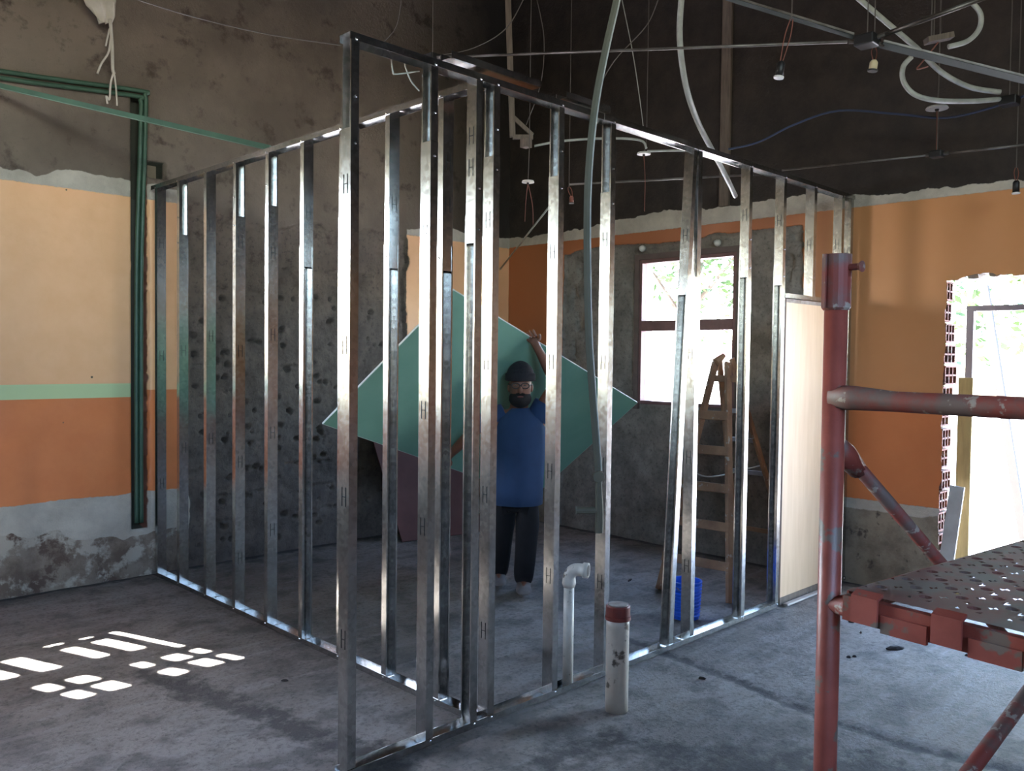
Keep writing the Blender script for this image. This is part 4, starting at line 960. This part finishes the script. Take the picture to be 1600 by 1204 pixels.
# thin diagonal rod in the corner and loose wires
hang('thin_rod', 'thin pale rod slanting in the dark room corner', 'rod', [at(862, 318, 7.6), ony(781, 421, 6.57)], .009, 'hose')
W_ = [([(198, -6), (300, 26), (420, 54), (540, 72)], 5.0, 'thin wire stretched from the top left to the frame corner'),
      ([(1030, -5), (1010, 40), (960, 95), (930, 150), (925, 190)], 5.4, 'thin wire drooping from the ceiling beside the green channel'),
      ([(972, 0), (990, 90), (1003, 180), (1006, 212)], 6.2, 'thin wire hanging down to the white lamp holder'),
      ([(838, -5), (850, 60), (845, 130), (822, 195)], 6.2, 'thin wire dropping to the wooden bracket'),
      ([(820, -5), (790, 45), (740, 75), (690, 86)], 5.6, 'thin wire curving to the box above the frame'),
      ([(628, -5), (620, 40), (600, 66)], 5.6, 'thin wire dangling above the frame corner'),
      ([(612, 84), (612, 95), (614, 112), (620, 116), (655, 111)], 5.8, 'white wire loop under the top track'),
      ([(632, 90), (634, 105), (642, 126), (655, 142)], 5.8, 'white wire end hanging under the top track')]
for pts, d, lb in W_: hang('loose_wire', lb, 'wire', [(at(x, y, d) if 'track' not in lb else ony(x, y, 2.93)) for x, y in pts], .0035, 'wire' if 'white' not in lb else 'hose', n=5)
# small wall anchors above the window
for (x, y), lb in (((1003, 388), 'white wall anchor cup above the left window corner'), ((1120, 379), 'white wall anchor cup above the window middle'), ((1166, 371), 'white wall anchor cup seen beside the narrow stud')):
    p = onx(x, y, XC - .005); tag(MB().tube([p + Vector((.02, 0, 0)), p, p + Vector((-.03, 0, 0))], [.034, .03, .016], 9).build('wall_anchor', 'white', smooth=True), lb, 'anchor')

# ------------------------------------------------------------------ debris on the floor
def lump(p, sx, sy, sz, rot, name, m, label, cat, group=None):
    mb = MB(); n = 8; rings = []
    for z, k in ((0, 1), (sz * .6, .9), (sz, .5)):
        rings.append([Vector(p) + Vector((math.cos(rot) * a - math.sin(rot) * b, math.sin(rot) * a + math.cos(rot) * b, z)) for a, b in [(sx * k * math.cos(2 * math.pi * i / n) * random.uniform(.7, 1.1), sy * k * math.sin(2 * math.pi * i / n) * random.uniform(.7, 1.1)) for i in range(n)]])
    return tag(mb.loft(rings).build(name, m), label, cat, group)
p = onz(1398, 1012); lump(p - UP * .01, .065, .022, .022, -.6, 'debris_chunk', 'debris', 'dark elongated chunk of debris on the bright floor', 'debris')
p = onz(984, 905); lump(p - UP * .01, .05, .012, .012, .3, 'debris_chunk', 'debris', 'thin dark scrap on the floor inside the frame', 'debris')
for k, (x, y) in enumerate(((1330, 970), (1345, 987), (1391, 973), (1412, 975), (1425, 985), (1417, 990), (1437, 990), (1467, 1003), (1326, 1025), (1097, 1058), (1511, 1022), (1525, 1027), (1565, 1030), (445, 1062), (1335, 1024))):
    lump(onz(x, y) - UP * .01, random.uniform(.012, .025), random.uniform(.006, .012), .014, random.uniform(0, 3), 'rubble_crumb', 'debris', 'small dark crumb of rubble on the cement floor', 'rubble', 'rubble crumbs on the floor')

# ------------------------------------------------------------------ daylight portals at the openings
portal('portal', (XC + .3, (WR[0] + WR[1]) / 2, (WR[2] + WR[3]) / 2), WR[1] - WR[0] + .2, WR[3] - WR[2] + .2, (-1, 0, 0))
portal('portal', (XC + .3, (DR[0] + DR[1]) / 2, 1.15), 1.4, 2.4, (-1, 0, 0))
portal('portal', ((WL[0] + WL[1]) / 2, YD + .25, (WL[2] + WL[3]) / 2), WL[1] - WL[0] + .2, WL[3] - WL[2] + .2, (0, -1, 0))
portal('portal', (X0 - .25, -3.0, 2.7), 1.0, 1.2, (1, 0, 0))
portal('portal', (-1.25, Y0 - .25, 3.8), 4.5, 1.6, (0, 1, 0))
